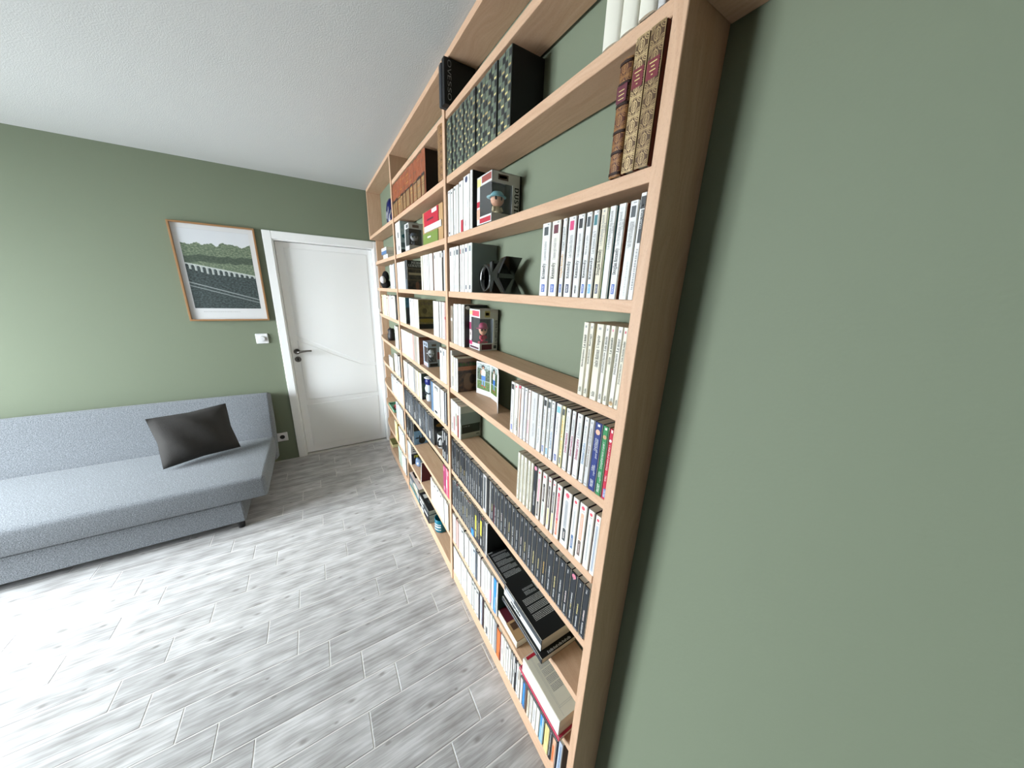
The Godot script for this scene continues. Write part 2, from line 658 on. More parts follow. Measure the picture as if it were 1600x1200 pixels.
func bevelled_panel(st: SurfaceTool, foot: PackedVector2Array, low: PackedVector2Array, top: PackedVector2Array, z: float) -> void:
	var heights := [0.0002, 0.0030, 0.0034]
	var rings := [foot, low, top]
	var v3 := func(p: Vector2, k: int) -> Vector3: return Vector3(p.x, p.y, z + heights[k])
	for k in 2:
		var a: PackedVector2Array = rings[k]
		var b: PackedVector2Array = rings[k + 1]
		for i in a.size():
			var j := (i + 1) % a.size()
			var best := 0
			# matching corners lie nearest to each other
			var bi := nearest(b, a[i])
			var bj := nearest(b, a[j])
			var edge := a[j] - a[i]
			var n := Vector3(edge.y, -edge.x, edge.length() * 0.5)
			if bi == bj:
				face(st, [v3.call(a[i], k), v3.call(a[j], k), v3.call(b[bi], k + 1)], n)
			else:
				face(st, [v3.call(a[i], k), v3.call(a[j], k), v3.call(b[bj], k + 1), v3.call(b[bi], k + 1)], n)
	var tri := Geometry2D.triangulate_polygon(top)
	for i in range(0, tri.size(), 3):
		face(st, [v3.call(top[tri[i]], 2), v3.call(top[tri[i + 1]], 2), v3.call(top[tri[i + 2]], 2)], Vector3.BACK)


func nearest(ring: PackedVector2Array, p: Vector2) -> int:
	var best := 0
	for i in ring.size():
		if ring[i].distance_to(p) < ring[best].distance_to(p):
			best = i
	return best


# a round plate that faces +z
func disc(st: SurfaceTool, at: Vector3, r: float, thick: float, count := 24) -> void:
	var pts := []
	var low := []
	for i in count:
		var d := Vector3(cos(TAU * i / count), sin(TAU * i / count), 0)
		pts.append(at + d * (r - thick * 0.12) + Vector3(0, 0, thick))
		low.append(at + d * r)
	face(st, pts, Vector3.BACK)
	for i in count:
		var j := (i + 1) % count
		face(st, [low[i], low[j], pts[j], pts[i]], (low[i] + low[j]) / 2.0 - at)


# ------------------------------------------------------------------ the bookcase

const POST := [[-0.1212, -0.0952], [-1.1456, -1.1196], [-2.149, -2.123]]   # uprights, near to far

func make_bookcase() -> void:
	var b := thing("bookcase", "long floor-to-ceiling beech bookcase built along the green wall", "bookcase")
	rng.seed = 5
	var shift := func() -> Vector2: return Vector2(rng.randf() * 3.0, rng.randf() * 3.0)
	for q in POST:
		var st := begin()
		box(st, Vector3(FRONT, 0.0, q[0]), Vector3(-0.0005, HIGH - 0.001, q[1]), 0.0012, shift.call())
		put(st, "upright", wood, b)
	# far end: full depth above the door, shallow below
	var st := begin()
	box(st, Vector3(FRONT, SHELF[2] - THICK, -3.147), Vector3(-0.0005, SHELF[0], -3.127), 0.0012, shift.call())
	put(st, "end_panel", wood, b)
	st = begin()
	box(st, Vector3(-0.066, 0.0, -3.147), Vector3(-0.0005, SHELF[2] - THICK - 0.0004, -3.127), 0.0012, shift.call())
	put(st, "end_panel", wood, b)
	# top boards, shelves and plinths of the three bays
	var bays := [[POST[1][1], POST[0][0]], [POST[2][1], POST[1][0]], [-3.127, POST[2][0]]]
	for n in 3:
		var z0: float = bays[n][0] + 0.0004
		var z1: float = bays[n][1] - 0.0004
		st = begin()
		box(st, Vector3(FRONT + 0.0004, SHELF[0], bays[n][0] - (0.02 if n == 2 else -0.0004)), Vector3(-0.0005, HIGH - 0.001, z1), 0.0012, shift.call())
		put(st, "top_board", wood, b)
		for k in range(1, 12):
			if n == 2 and k == 1:
				continue
			st = begin()
			var low: float = SHELF[k] - (THICK if k < 11 else SHELF[11] - 0.0005)
			if n == 2 and k > 2:
				curved_board(st, z0, z1, low, SHELF[k], shift.call())
			elif k == 7 and n == 0:
				box(st, Vector3(LEDGE, low, z0), Vector3(-0.014, SHELF[k], z1 - 0.006), 0.0012, shift.call())
			else:
				box(st, Vector3(LEDGE + (0.0 if n < 2 or k != 2 else -0.005), low, z0), Vector3(-0.008, SHELF[k], z1), 0.0012, shift.call())
			put(st, "shelf" if k < 11 else "bottom_shelf", wood, b)
	# the overhead unit goes on over the wall towards the camera
	st = begin()
	box(st, Vector3(FRONT + 0.0006, 2.0963, POST[0][1] + 0.0004), Vector3(-0.0005, 2.1215, 0.88), 0.0012, shift.call())
	put(st, "shelf", wood, b)
	st = begin()
	box(st, Vector3(FRONT + 0.0006, SHELF[0], POST[0][1] + 0.0004), Vector3(-0.0005, HIGH - 0.001, 0.88), 0.0012, shift.call())
	put(st, "top_board", wood, b)
	st = begin()
	box(st, Vector3(FRONT, 2.0963, 0.8804), Vector3(-0.0005, HIGH - 0.001, 0.906), 0.0012, shift.call())
	put(st, "end_panel", wood, b)


# a shelf whose front sweeps back to the shallow end panel
func curved_board(st: SurfaceTool, z0: float, z1: float, low: float, top: float, shift: Vector2) -> void:
	var edge := []
	for i in 13:
		var a := PI / 2 * i / 12.0
		edge.append(Vector2(z0 + 0.36 * (1.0 - cos(a)), lerpf(-0.064, LEDGE, sin(a))))
	edge.append(Vector2(z1, LEDGE))
	edge.append(Vector2(z1, -0.004))
	edge.append(Vector2(z0, -0.004))
	for s in [low, top]:
		var tri := Geometry2D.triangulate_polygon(PackedVector2Array(edge))
		for i in range(0, tri.size(), 3):
			var pts := []
			var uvs := []
			for k in 3:
				var p: Vector2 = edge[tri[i + k]]
				pts.append(Vector3(p.y, s, p.x))
				uvs.append(p + shift)
			face(st, pts, Vector3.UP if s == top else Vector3.DOWN, uvs)
	for i in edge.size():
		var p: Vector2 = edge[i]
		var q: Vector2 = edge[(i + 1) % edge.size()]
		var n := Vector3(-(q.x - p.x), 0, q.y - p.y)
		var mid := Vector3((p.y + q.y) / 2 + 0.05, 0, (p.x + q.x) / 2 + (0.3 if i < 7 else 0.0))
		if i >= 13:
			n = [Vector3.BACK, Vector3.RIGHT, Vector3.FORWARD][i - 13]
		face(st, [Vector3(p.y, low, p.x), Vector3(q.y, low, q.x), Vector3(q.y, top, q.x), Vector3(p.y, top, p.x)], n, [Vector2(p.x, low) + shift, Vector2(q.x, low) + shift, Vector2(q.x, top) + shift, Vector2(p.x, top) + shift])


# ------------------------------------------------------------------ sofa and wall things

func make_sofa() -> void:
	var weave := Image.create(256, 256, false, Image.FORMAT_RGB8)
	rng.seed = 9
	var n := noise(51, 0.35, 2)
	for y in 256:
		for x in 256:
			var v := 0.47 + 0.16 * n.get_noise_2d(x * 0.5, y * 0.8) + 0.22 * (rng.randf() - 0.5)
			weave.set_pixel(x, y, Color(v * 0.97, v, v * 1.03))
	var cloth := textured(picture(weave), 0.95)
	cloth.resource_name = "grey mottled weave"
	cloth.uv1_triplanar = true
	cloth.uv1_world_triplanar = true
	cloth.uv1_scale = Vector3(3, 3, 3)
	cloth.rim_enabled = true
	cloth.rim = 0.2
	cloth.metallic_specular = 0.2
	var s := thing("sofa_bed", "light grey fabric sofa bed standing against the far green wall", "sofa", Vector3(-2.0, 0, -2.6))
	var at := -s.position
	var st := begin()
	# seat
	soft_box(st, at + Vector3(-2.95, 0.225, -2.90), at + Vector3(-1.06, 0.385, -2.19), 0.022, 0.008)
	put(st, "seat", cloth, s)
	st = begin()
	# back leans towards the wall
	var lean := Transform3D(Basis(Vector3.RIGHT, deg_to_rad(-16)), at + Vector3(0, 0.16, -2.88))
	soft_box(st, Vector3(-2.95, 0.0, -0.13), Vector3(-1.06, 0.60, 0.0), 0.022, 0.008, lean)
	put(st, "backrest", cloth, s)
	st = begin()
	box(st, at + Vector3(-2.80, 0.055, -2.86), at + Vector3(-1.21, 0.222, -2.215), 0.008)
	put(st, "base", cloth, s)
	var dark := plain(0.03, 0.03, 0.032, 0.5)
	for x in [-1.245, -2.75]:
		for z in [-2.25, -2.80]:
			st = begin()
			lathe(st, [Vector2(0.0, 0.0), Vector2(0.019, 0.0), Vector2(0.023, 0.058), Vector2(0.0, 0.058)], at + Vector3(x, 0.0, z), 16)
			put(st, "leg", dark, s)
	# cushion standing on the seat against the back
	var linen := plain(0.205, 0.195, 0.185, 0.95)
	linen.resource_name = "dark taupe linen"
	linen.normal_enabled = true
	var t := bumps(61, 0.3, 128, 3)
	t.as_normal_map = true
	linen.normal_texture = t
	linen.normal_scale = 0.5
	linen.uv1_triplanar = true
	linen.uv1_scale = Vector3(8, 8, 8)
	st = begin()
	pillow(st, 0.42, 0.36, 0.075)
	var c := put(st, "cushion", linen)
	c.transform = Transform3D(Basis(Vector3.UP, deg_to_rad(24)) * Basis(Vector3.RIGHT, deg_to_rad(-24)), Vector3(-1.475, 0.575, -2.69))
	c.set_meta("label", "dark taupe cushion standing on the grey sofa seat against its back")
	c.set_meta("category", "cushion")


func pillow(st: SurfaceTool, w: float, h: float, fat: float) -> void:
	st.set_smooth_group(0)
	var n := 18
	var at := func(i: int, j: int, s: float) -> Vector3:
		var u := -1.0 + 2.0 * i / n
		var v := -1.0 + 2.0 * j / n
		var body := pow(maxf(1.0 - pow(absf(u), 2.6), 0.0), 0.55) * pow(maxf(1.0 - pow(absf(v), 2.6), 0.0), 0.55)
		var pull := 1.0 - 0.07 * (1.0 - absf(u * v)) * maxf(absf(u), absf(v))
		var crease := 0.006 * sin(u * 7.0 + v * 4.0) * body
		return Vector3(u * w / 2 * pull, v * h / 2 * pull, s * (fat * body + 0.003) + crease)
	for s in [-1.0, 1.0]:
		for i in n:
			for j in n:
				face(st, [at.call(i, j, s), at.call(i + 1, j, s), at.call(i + 1, j + 1, s), at.call(i, j + 1, s)], Vector3(0, 0, s))
	st.set_smooth_group(-1)


func make_wall_things() -> void:
	# framed print of a viaduct among hills
	var p := thing("framed_poster", "oak-framed landscape print of a viaduct hanging beside the door", "picture", Vector3(-1.226, 1.347, FAR))
	var oak := plain(0.60, 0.44, 0.28, 0.5)
	oak.resource_name = "oak"
	var w := 0.25
	var h := 0.7237
	var st := begin()
	for x in [-w, w - 0.012]:
		box(st, Vector3(x, 0, 0.001), Vector3(x + 0.012, h, 0.026), 0.001)
	for y in [0.0, h - 0.012]:
		box(st, Vector3(-w + 0.012, y, 0.001), Vector3(w - 0.012, y + 0.012, 0.026), 0.001)
	put(st, "frame", oak, p)
	st = begin()
	box(st, Vector3(-w + 0.012, 0.012, 0.004), Vector3(w - 0.012, h - 0.012, 0.010))
	put(st, "sheet", plain(0.80, 0.80, 0.80, 0.6), p)
	st = begin()
	var r := [Vector3(-w + 0.045, 0.098, 0.0103), Vector3(w - 0.045, 0.098, 0.0103), Vector3(w - 0.045, h - 0.045, 0.0103), Vector3(-w + 0.045, h - 0.045, 0.0103)]
	face(st, r, Vector3.BACK, [Vector2(0, 1), Vector2(1, 1), Vector2(1, 0), Vector2(0, 0)])
	put(st, "photograph", textured(picture(viaduct()), 0.6), p)
	st = begin()
	rng.seed = 12
	var x := -0.16
	while x < 0.06:
		var l := rng.randf_range(0.004, 0.012)
		ink(st, Vector3(x, 0.0700, 0.0103), Vector3(x + l, 0.0730, 0.0103), Vector3.BACK, "grey")
		x += l + 0.003
	put(st, "caption", printed, p).set_meta("kind", "stuff")

	# dimmer switch and the socket behind the sofa
	var plastic := plain(0.86, 0.86, 0.86, 0.35)
	var d: Node3D = thing("dimmer_switch", "square white dimmer switch with round knob below the framed print", "light switch", Vector3(-1.052, 1.190, FAR))
	st = begin()
	box(st, Vector3(-0.043, -0.043, 0), Vector3(0.043, 0.043, 0.010), 0.003)
	put(st, "plate", plastic, d)
	st = begin()
	disc(st, Vector3(0, 0, 0.010), 0.021, 0.012, 32)
	put(st, "knob", plastic, d)
	d = thing("power_socket", "square white wall socket low on the wall behind the sofa", "socket", Vector3(-1.035, 0.245, FAR))
	st = begin()
	box(st, Vector3(-0.043, -0.043, 0), Vector3(0.043, 0.043, 0.010), 0.003)
	put(st, "plate", plastic, d)
	st = begin()
	disc(st, Vector3(0, 0, 0.0098), 0.020, 0.0006, 24)
	put(st, "socket_well", plain(0.10, 0.10, 0.10, 0.6), d)


func viaduct() -> Image:
	var w := 220
	var h := 310
	var im := Image.create(w, h, false, Image.FORMAT_RGB8)
	var hill := noise(71, 0.018, 3)
	var leaf := noise(72, 0.09, 4)
	var fine := noise(73, 0.3, 2)
	for x in w:
		var ridge := h * (0.17 + 0.05 * hill.get_noise_1d(x * 1.4))
		var deck := h * (0.545 - 0.0006 * (w - x) + 0.00000 * x)
		for y in h:
			var n := leaf.get_noise_2d(x, y * 1.5) * 0.5 + fine.get_noise_2d(x, y) * 0.2
			var c: Color
			if y < ridge:
				c = Color(0.80, 0.81, 0.82)
			elif y < deck:
				c = Color(0.27, 0.33, 0.26).lerp(Color(0.52, 0.56, 0.46), clampf(0.5 + n * 1.5, 0, 1))
				if absf(y - h * 0.36 + 8.0 * hill.get_noise_1d(x + 300.0)) < 13.0:
					c = c.lerp(Color(0.17, 0.22, 0.18), 0.6)
			else:
				c = Color(0.12, 0.155, 0.155).lerp(Color(0.33, 0.38, 0.37), clampf(0.4 + n * 1.4, 0, 1))
			# arches of the bridge
			var below := y - deck
			if below >= 0 and below < 30:
				var u := fposmod(x + 4.0, 17.0) - 8.5
				var open := absf(u) < 5.5 and below > 5.0 + u * u * 0.16
				if below < 30.0 - absf(x - 70.0) * 0.12 and not open:
					c = Color(0.72, 0.74, 0.72) if below < 4 or u > 0 else Color(0.60, 0.63, 0.62)
			# railway cutting in front
			var rail := h * 0.66 + x * 0.30
			if absf(y - rail) < 2.0 or absf(y - rail - 13.0) < 1.5:
				c = Color(0.55, 0.58, 0.57)
			im.set_pixel(x, y, c)
	return im


# ------------------------------------------------------------------ books

# a flat mark of printing ink on a surface that faces n; lo and hi are opposite corners
func ink(st: SurfaceTool, lo: Vector3, hi: Vector3, n: Vector3, key: String) -> void:
	st.set_color(Color(COLOR[key]).srgb_to_linear())
	var pts := []
	if absf(n.x) > 0.5:
		pts = [lo, Vector3(lo.x, hi.y, lo.z), hi, Vector3(lo.x, lo.y, hi.z)]
	elif absf(n.y) > 0.5:
		pts = [lo, Vector3(hi.x, lo.y, lo.z), hi, Vector3(lo.x, lo.y, hi.z)]
	else:
		pts = [lo, Vector3(hi.x, lo.y, lo.z), hi, Vector3(lo.x, hi.y, lo.z)]
	face(st, pts, n)


# lettering: along and up are the directions of the line and of the letters' tops
func letter(parent: Node3D, text: String, mid: Vector3, along: Vector3, up: Vector3, size: Vector2, key: String, font: String) -> void:
	var id := text + "|" + font
	if not palette.has(id):
		var t := TextMesh.new()
		t.text = text
		t.font = fonts[font]
		t.font_size = 24
		t.pixel_size = 0.01
		t.depth = 0.0
		t.curve_step = 3.0
		palette[id] = t
	var mesh: TextMesh = palette[id]
	var bounds := mesh.get_aabb()
	if bounds.size.x < 0.001:
		return
	var o := show_mesh(mesh, "lettering", paint(key), parent)
	var sx := size.x / bounds.size.x
	var sy := size.y / maxf(bounds.size.y, 0.001)
	var b := Basis(along * sx, up * sy, along.cross(up))
	o.transform = Transform3D(b, mid - b * bounds.get_center())


# a book that stands with its spine at x = 0 facing -x; y up, thickness along z
func make_book(kind: String, called: String, w: float, h: float, d: float, spine: String, board: String, marks: String) -> Node3D:
	var o := Node3D.new()
	o.name = numbered(called)
	add_child(o)
	var hard := kind != "paperback"
	var t := minf(0.0024 if hard else 0.0007, w * 0.15)
	var round_spine := kind in ["rounded_book", "leather_book", "old_book"]
	var st := begin()
	var from := 0.004 if round_spine else 0.0026
	for s in [-1.0, 1.0]:
		var outer: float = s * w / 2
		var inner: float = s * (w / 2 - t)
		box(st, Vector3(from, 0, minf(outer, inner)), Vector3(d, h, maxf(outer, inner)))
	var drawn := board.begins_with("picture_") or board == "noir_dots"
	var jacket := put(st, "cover", paint("white" if drawn else board), o)
	if drawn:
		st = begin()
		face(st, [Vector3(from, 0.0, w / 2 + 0.0002), Vector3(d, 0.0, w / 2 + 0.0002), Vector3(d, h, w / 2 + 0.0002), Vector3(from, h, w / 2 + 0.0002)], Vector3.BACK, [Vector2(0, 1), Vector2(1, 1), Vector2(1, 0), Vector2(0, 0)])
		put(st, "cover_picture", cover_picture(board), jacket)
		var z := w / 2 + 0.0005
		match board:
			"picture_brown":
				letter(jacket, "BALZAC", Vector3(d * 0.52, h * 0.825, z), Vector3.RIGHT, Vector3.UP, Vector2(d * 0.86, h * 0.085), "forest", "bold")
				letter(jacket, "le père Goriot", Vector3(d * 0.56, h * 0.70, z), Vector3.RIGHT, Vector3.UP, Vector2(d * 0.72, h * 0.055), "rust", "sans")
			"picture_dark":
				letter(jacket, "PIERRE", Vector3(d * 0.58, h * 0.925, z), Vector3.RIGHT, Vector3.UP, Vector2(d * 0.62, h * 0.075), "pale", "serif")
				letter(jacket, "LEMAITRE", Vector3(d * 0.52, h * 0.825, z), Vector3.RIGHT, Vector3.UP, Vector2(d * 0.84, h * 0.075), "pale", "serif")
			"picture_gold":
				letter(jacket, "Christie", Vector3(d * 0.55, h * 0.88, z), Vector3.RIGHT, Vector3.UP, Vector2(d * 0.78, h * 0.11), "umber", "serif")
	st = begin()
	var sink := 0.003 if hard else 0.0006
	box(st, Vector3(0.002, sink, -w / 2 + t), Vector3(d - sink, h - sink, w / 2 - t))
	put(st, "pages", pages_material, o)
	# spine: a thin shell across the back of the book
	var prof := []
	if round_spine:
		var bulge := minf(0.006, w * 0.2) if not spine in ["gilt", "bronze"] else 0.0016
		for i in 9:
			var a := -PI / 2 + PI * i / 8.0
			prof.append(Vector2((0.004 if bulge > 0.002 else 0.0016) - bulge * cos(a), sin(a) * w / 2))
	else:
		var c := minf(0.0009, w * 0.10)
		var half := w / 2 - minf(0.0016, w * 0.09)
		prof = [Vector2(0.0032, -half), Vector2(0.0006, -half + c * 0.3), Vector2(0, -half + c * 1.3), Vector2(0, half - c * 1.3), Vector2(0.0006, half - c * 0.3), Vector2(0.0032, half)]
	st = begin()
	if round_spine:
		st.set_smooth_group(0)
	for i in prof.size() - 1:
		var p: Vector2 = prof[i]
		var q: Vector2 = prof[i + 1]
		face(st, [Vector3(p.x, 0, p.y), Vector3(q.x, 0, q.y), Vector3(q.x, h, q.y), Vector3(p.x, h, p.y)], Vector3(-(q.y - p.y), 0, q.x - p.x), [Vector2(0.5 + p.y / w, 1), Vector2(0.5 + q.y / w, 1), Vector2(0.5 + q.y / w, 0), Vector2(0.5 + p.y / w, 0)])
	st.set_smooth_group(-1)
	for y in [0.0, h]:
		var cap := []
		for p in prof:
			cap.append(Vector3(p.x, y, p.y))
		face(st, cap, Vector3.UP if y > 0 else Vector3.DOWN)
	var skin: Material = gilt_material(spine) if spine in ["gilt", "bronze", "leather", "oldtan"] else paint(spine)
	var back := put(st, "spine", skin, o)
	if spine == "leather":
		for y in [0.03, 0.22, 0.40, 0.63, 0.80, 0.97]:
			st = begin()
			for i in prof.size() - 1:
				var p := Vector3(prof[i].x - 0.0014, 0, prof[i].y)
				var q := Vector3(prof[i + 1].x - 0.0014, 0, prof[i + 1].y)
				face(st, [p + Vector3(0, y * h - 0.002, 0), q + Vector3(0, y * h - 0.002, 0), q + Vector3(0, y * h + 0.002, 0), p + Vector3(0, y * h + 0.002, 0)], Vector3(-1, 0, 0))
				for s in [-1.0, 1.0]:
					face(st, [p + Vector3(0, y * h + s * 0.002, 0), q + Vector3(0, y * h + s * 0.002, 0), q + Vector3(0.0016, y * h + s * 0.0026, 0), p + Vector3(0.0016, y * h + s * 0.0026, 0)], Vector3(-0.2, s, 0))
			put(st, "raised_band", paint("leatherdark"), back)
	draw_marks(back, w, h, spine, marks)
	return o


func draw_marks(o: Node3D, w: float, h: float, spine: String, marks: String) -> void:
	var st := begin()
	var any := false
	var x := -0.0003
	var n := Vector3.LEFT
	if spine == "chequer":
		any = true
		var off := rng.randi() % 2
		var lift := rng.randf() * 0.05
		for i in 9:
			var y0 := h * (0.01 + lift + i * 0.105)
			var y1 := minf(y0 + h * 0.105, h * 0.99)
			var left: bool = (i + off) % 2 == 0
			ink(st, Vector3(x, y0 + 0.0020, w * (-0.40 if left else 0.06)), Vector3(x, y1 - 0.0020, w * (-0.08 if left else 0.38)), n, "black")
			ink(st, Vector3(x, y0 + 0.0012, w * (0.02 if left else -0.42)), Vector3(x, y0 + 0.0058, w * (0.36 if left else -0.04)), n, ["straw", "gilt", "leaf"][rng.randi() % 3])
			ink(st, Vector3(x, y0 + 0.0070, w * (0.12 if left else -0.26)), Vector3(x, y1 - 0.0020, w * (0.16 if left else -0.22)), n, "charcoal")
			ink(st, Vector3(x, y1 - 0.0014, -w * 0.44), Vector3(x, y1, w * 0.42), n, "slate")
		ink(st, Vector3(x - 0.0001, 0, w * 0.40), Vector3(x - 0.0001, h, w * 0.5), n, "black")
		ink(st, Vector3(x - 0.0001, 0, -w * 0.5), Vector3(x - 0.0001, h, -w * 0.44), n, "black")
	elif spine == "twotone":
		any = true
		x = -0.0026
		ink(st, Vector3(x, 0.0, -w * 0.40), Vector3(x, h * 0.43, w * 0.40), n, "oldtan")
		ink(st, Vector3(x, h * 0.43, -w * 0.40), Vector3(x, h * 0.50, w * 0.40), n, "leatherdark")
		for i in 7:
			var y := h * rng.randf_range(0.03, 0.95)
			ink(st, Vector3(x - 0.0001, y, -w * 0.34), Vector3(x - 0.0001, y + h * rng.randf_range(0.004, 0.02), w * 0.34), n, ["amber", "rust", "brown"][rng.randi() % 3])
	elif spine in ["gilt", "bronze"]:
		any = true
		x = -0.0004
		ink(st, Vector3(x, h * 0.635, -w * 0.42), Vector3(x, h * 0.775, w * 0.42), n, "oxblood")
		for i in 4:
			var y := h * (0.66 + 0.028 * i)
			var half: float = w * [0.06, 0.2, 0.12, 0.26][i]
			ink(st, Vector3(x - 0.0002, y, -half), Vector3(x - 0.0002, y + 0.0016, half), n, "straw")
	elif spine == "leather":
		any = true
		x = -0.0026
		ink(st, Vector3(x, h * 0.645, -w * 0.40), Vector3(x, h * 0.79, w * 0.40), n, "maroon")
		for i in 3:
			ink(st, Vector3(x - 0.0002, h * (0.67 + 0.035 * i), -w * 0.22), Vector3(x - 0.0002, h * (0.67 + 0.035 * i) + 0.0014, w * 0.22), n, "straw")
	if marks != "x" and marks != "":
		for m in marks.split(";", false):
			var a := m.split(",")
			match a[0]:
				"r":
					any = true
					var y0 := a[1].to_float() * h
					var y1 := a[2].to_float() * h
					ink(st, Vector3(x, y0, a[3].to_float() * w), Vector3(x, y1, a[4].to_float() * w), n, a[5])
				"g":   # a line of print too small to read: short strokes
					any = true
					var y := a[1].to_float() * h
					var end := a[2].to_float() * h
					var u := a[4].to_float() * w
					var half := minf(a[5].to_float() * w, 0.005) / 2
					while y < end:
						var l := minf(rng.randf_range(0.0012, 0.0046), end - y)
						var k := half * rng.randf_range(0.6, 1.0)
						ink(st, Vector3(x, y, u - k), Vector3(x, y + l, u + half * 0.7), n, a[3])
						y += l + rng.randf_range(0.0006, 0.0016)
				"d", "c":
					any = true
					st.set_color(Color(COLOR[a[3] if a[0] == "c" else a[2]]).srgb_to_linear())
					var pts := []
					if a[0] == "d":
						var r := a[3].to_float() * w * 0.6
						for i in 14:
							pts.append(Vector3(x, a[1].to_float() * h + sin(TAU * i / 14) * r, cos(TAU * i / 14) * r))
					else:   # a bar with one round end
						var r := w * 0.18
						var lo := a[1].to_float() * h
						var hi := a[2].to_float() * h
						for i in 9:
							pts.append(Vector3(x, hi - r * 0.7 + sin(PI * i / 8) * r * 0.7, cos(PI * i / 8) * r))
						pts.append(Vector3(x, lo, -r))
						pts.append(Vector3(x, lo, r))
					face(st, pts, n)
					if a[0] == "c":
						var y := a[1].to_float() * h + 0.008
						var dim := a[3] in ["paper", "fog", "silver", "mint", "maize"]
						while y < a[2].to_float() * h - 0.012:
							var l := rng.randf_range(0.002, 0.005)
							ink(st, Vector3(x - 0.0002, y, -w * 0.05), Vector3(x - 0.0002, y + l, w * 0.05), n, "grey" if dim else "blush")
							y += l + 0.0012
				"p":
					any = true
					ink(st, Vector3(x, 0.055 * h, -w * 0.2), Vector3(x, 0.165 * h, w * 0.2), n, a[1])
					letter(o, "POCKET", Vector3(x - 0.0003, 0.11 * h, 0), Vector3.UP, Vector3.FORWARD, Vector2(0.085 * h, w * 0.2), "ink" if a[1] == "white" else "white", "bold")
				"t":
					var v0 := a[2].to_float() * h
					var v1 := a[3].to_float() * h
					letter(o, a[1], Vector3(x - 0.0003, (v0 + v1) / 2, a[5].to_float() * w), Vector3.UP, Vector3.FORWARD, Vector2(v1 - v0, a[6].to_float() * w), a[4], a[7])
	if any:
		put(st, "printing", printed, o).set_meta("kind", "stuff")


func gilt_material(key: String) -> StandardMaterial3D:
	var id := "sheet " + key
	if palette.has(id):
		return palette[id]
	var gold := Color("cbb183")
	var dark := Color("3a2412")
	if key == "bronze":
		gold = Color("a68d64")
	elif key == "leather":
		gold = Color("9a703e")
		dark = Color("3c150d")
	elif key == "oldtan":
		gold = Color("9a7446")
		dark = Color("5a3a1e")
	var w := 64
	var h := 448
	var im := Image.create(w, h, false, Image.FORMAT_RGB8)
	var grain := noise(81, 0.2, 2)
	for y in h:
		for x in w:
			var cell := y % 64
			var cx := absf(x - 31.5)
			var cy := absf(cell - 32.0)
			var r := sqrt(cx * cx + cy * cy * 0.55)
			var corner := Vector2(cx - 27.0, cy - 25.0).length()
			var g := false
			if cell < 3 or cell > 61 or cell in [5, 6, 58, 59] or cx > 28.5:
				g = true
			elif absf(r - 13.0) < 1.7 or r < 4.0 or absf(r - 8.0) < 1.1:
				g = true
			elif absf(corner - 9.0) < 1.5 or absf(corner - 15.0) < 1.6 or corner < 3.5:
				g = true
			elif cx < 2.0 and cy < 24.0:
				g = true
			var c := gold if g else gold.lerp(dark, 0.80)
			im.set_pixel(x, y, c.lerp(dark, clampf(0.10 + grain.get_noise_2d(x * 2, y * 2) * 0.3, 0, 0.5)))
	var m := textured(picture(im), 0.42)
	m.resource_name = key + " tooled leather"
	m.metallic = 0.25 if key in ["gilt", "bronze"] else 0.05
	palette[id] = m
	return m


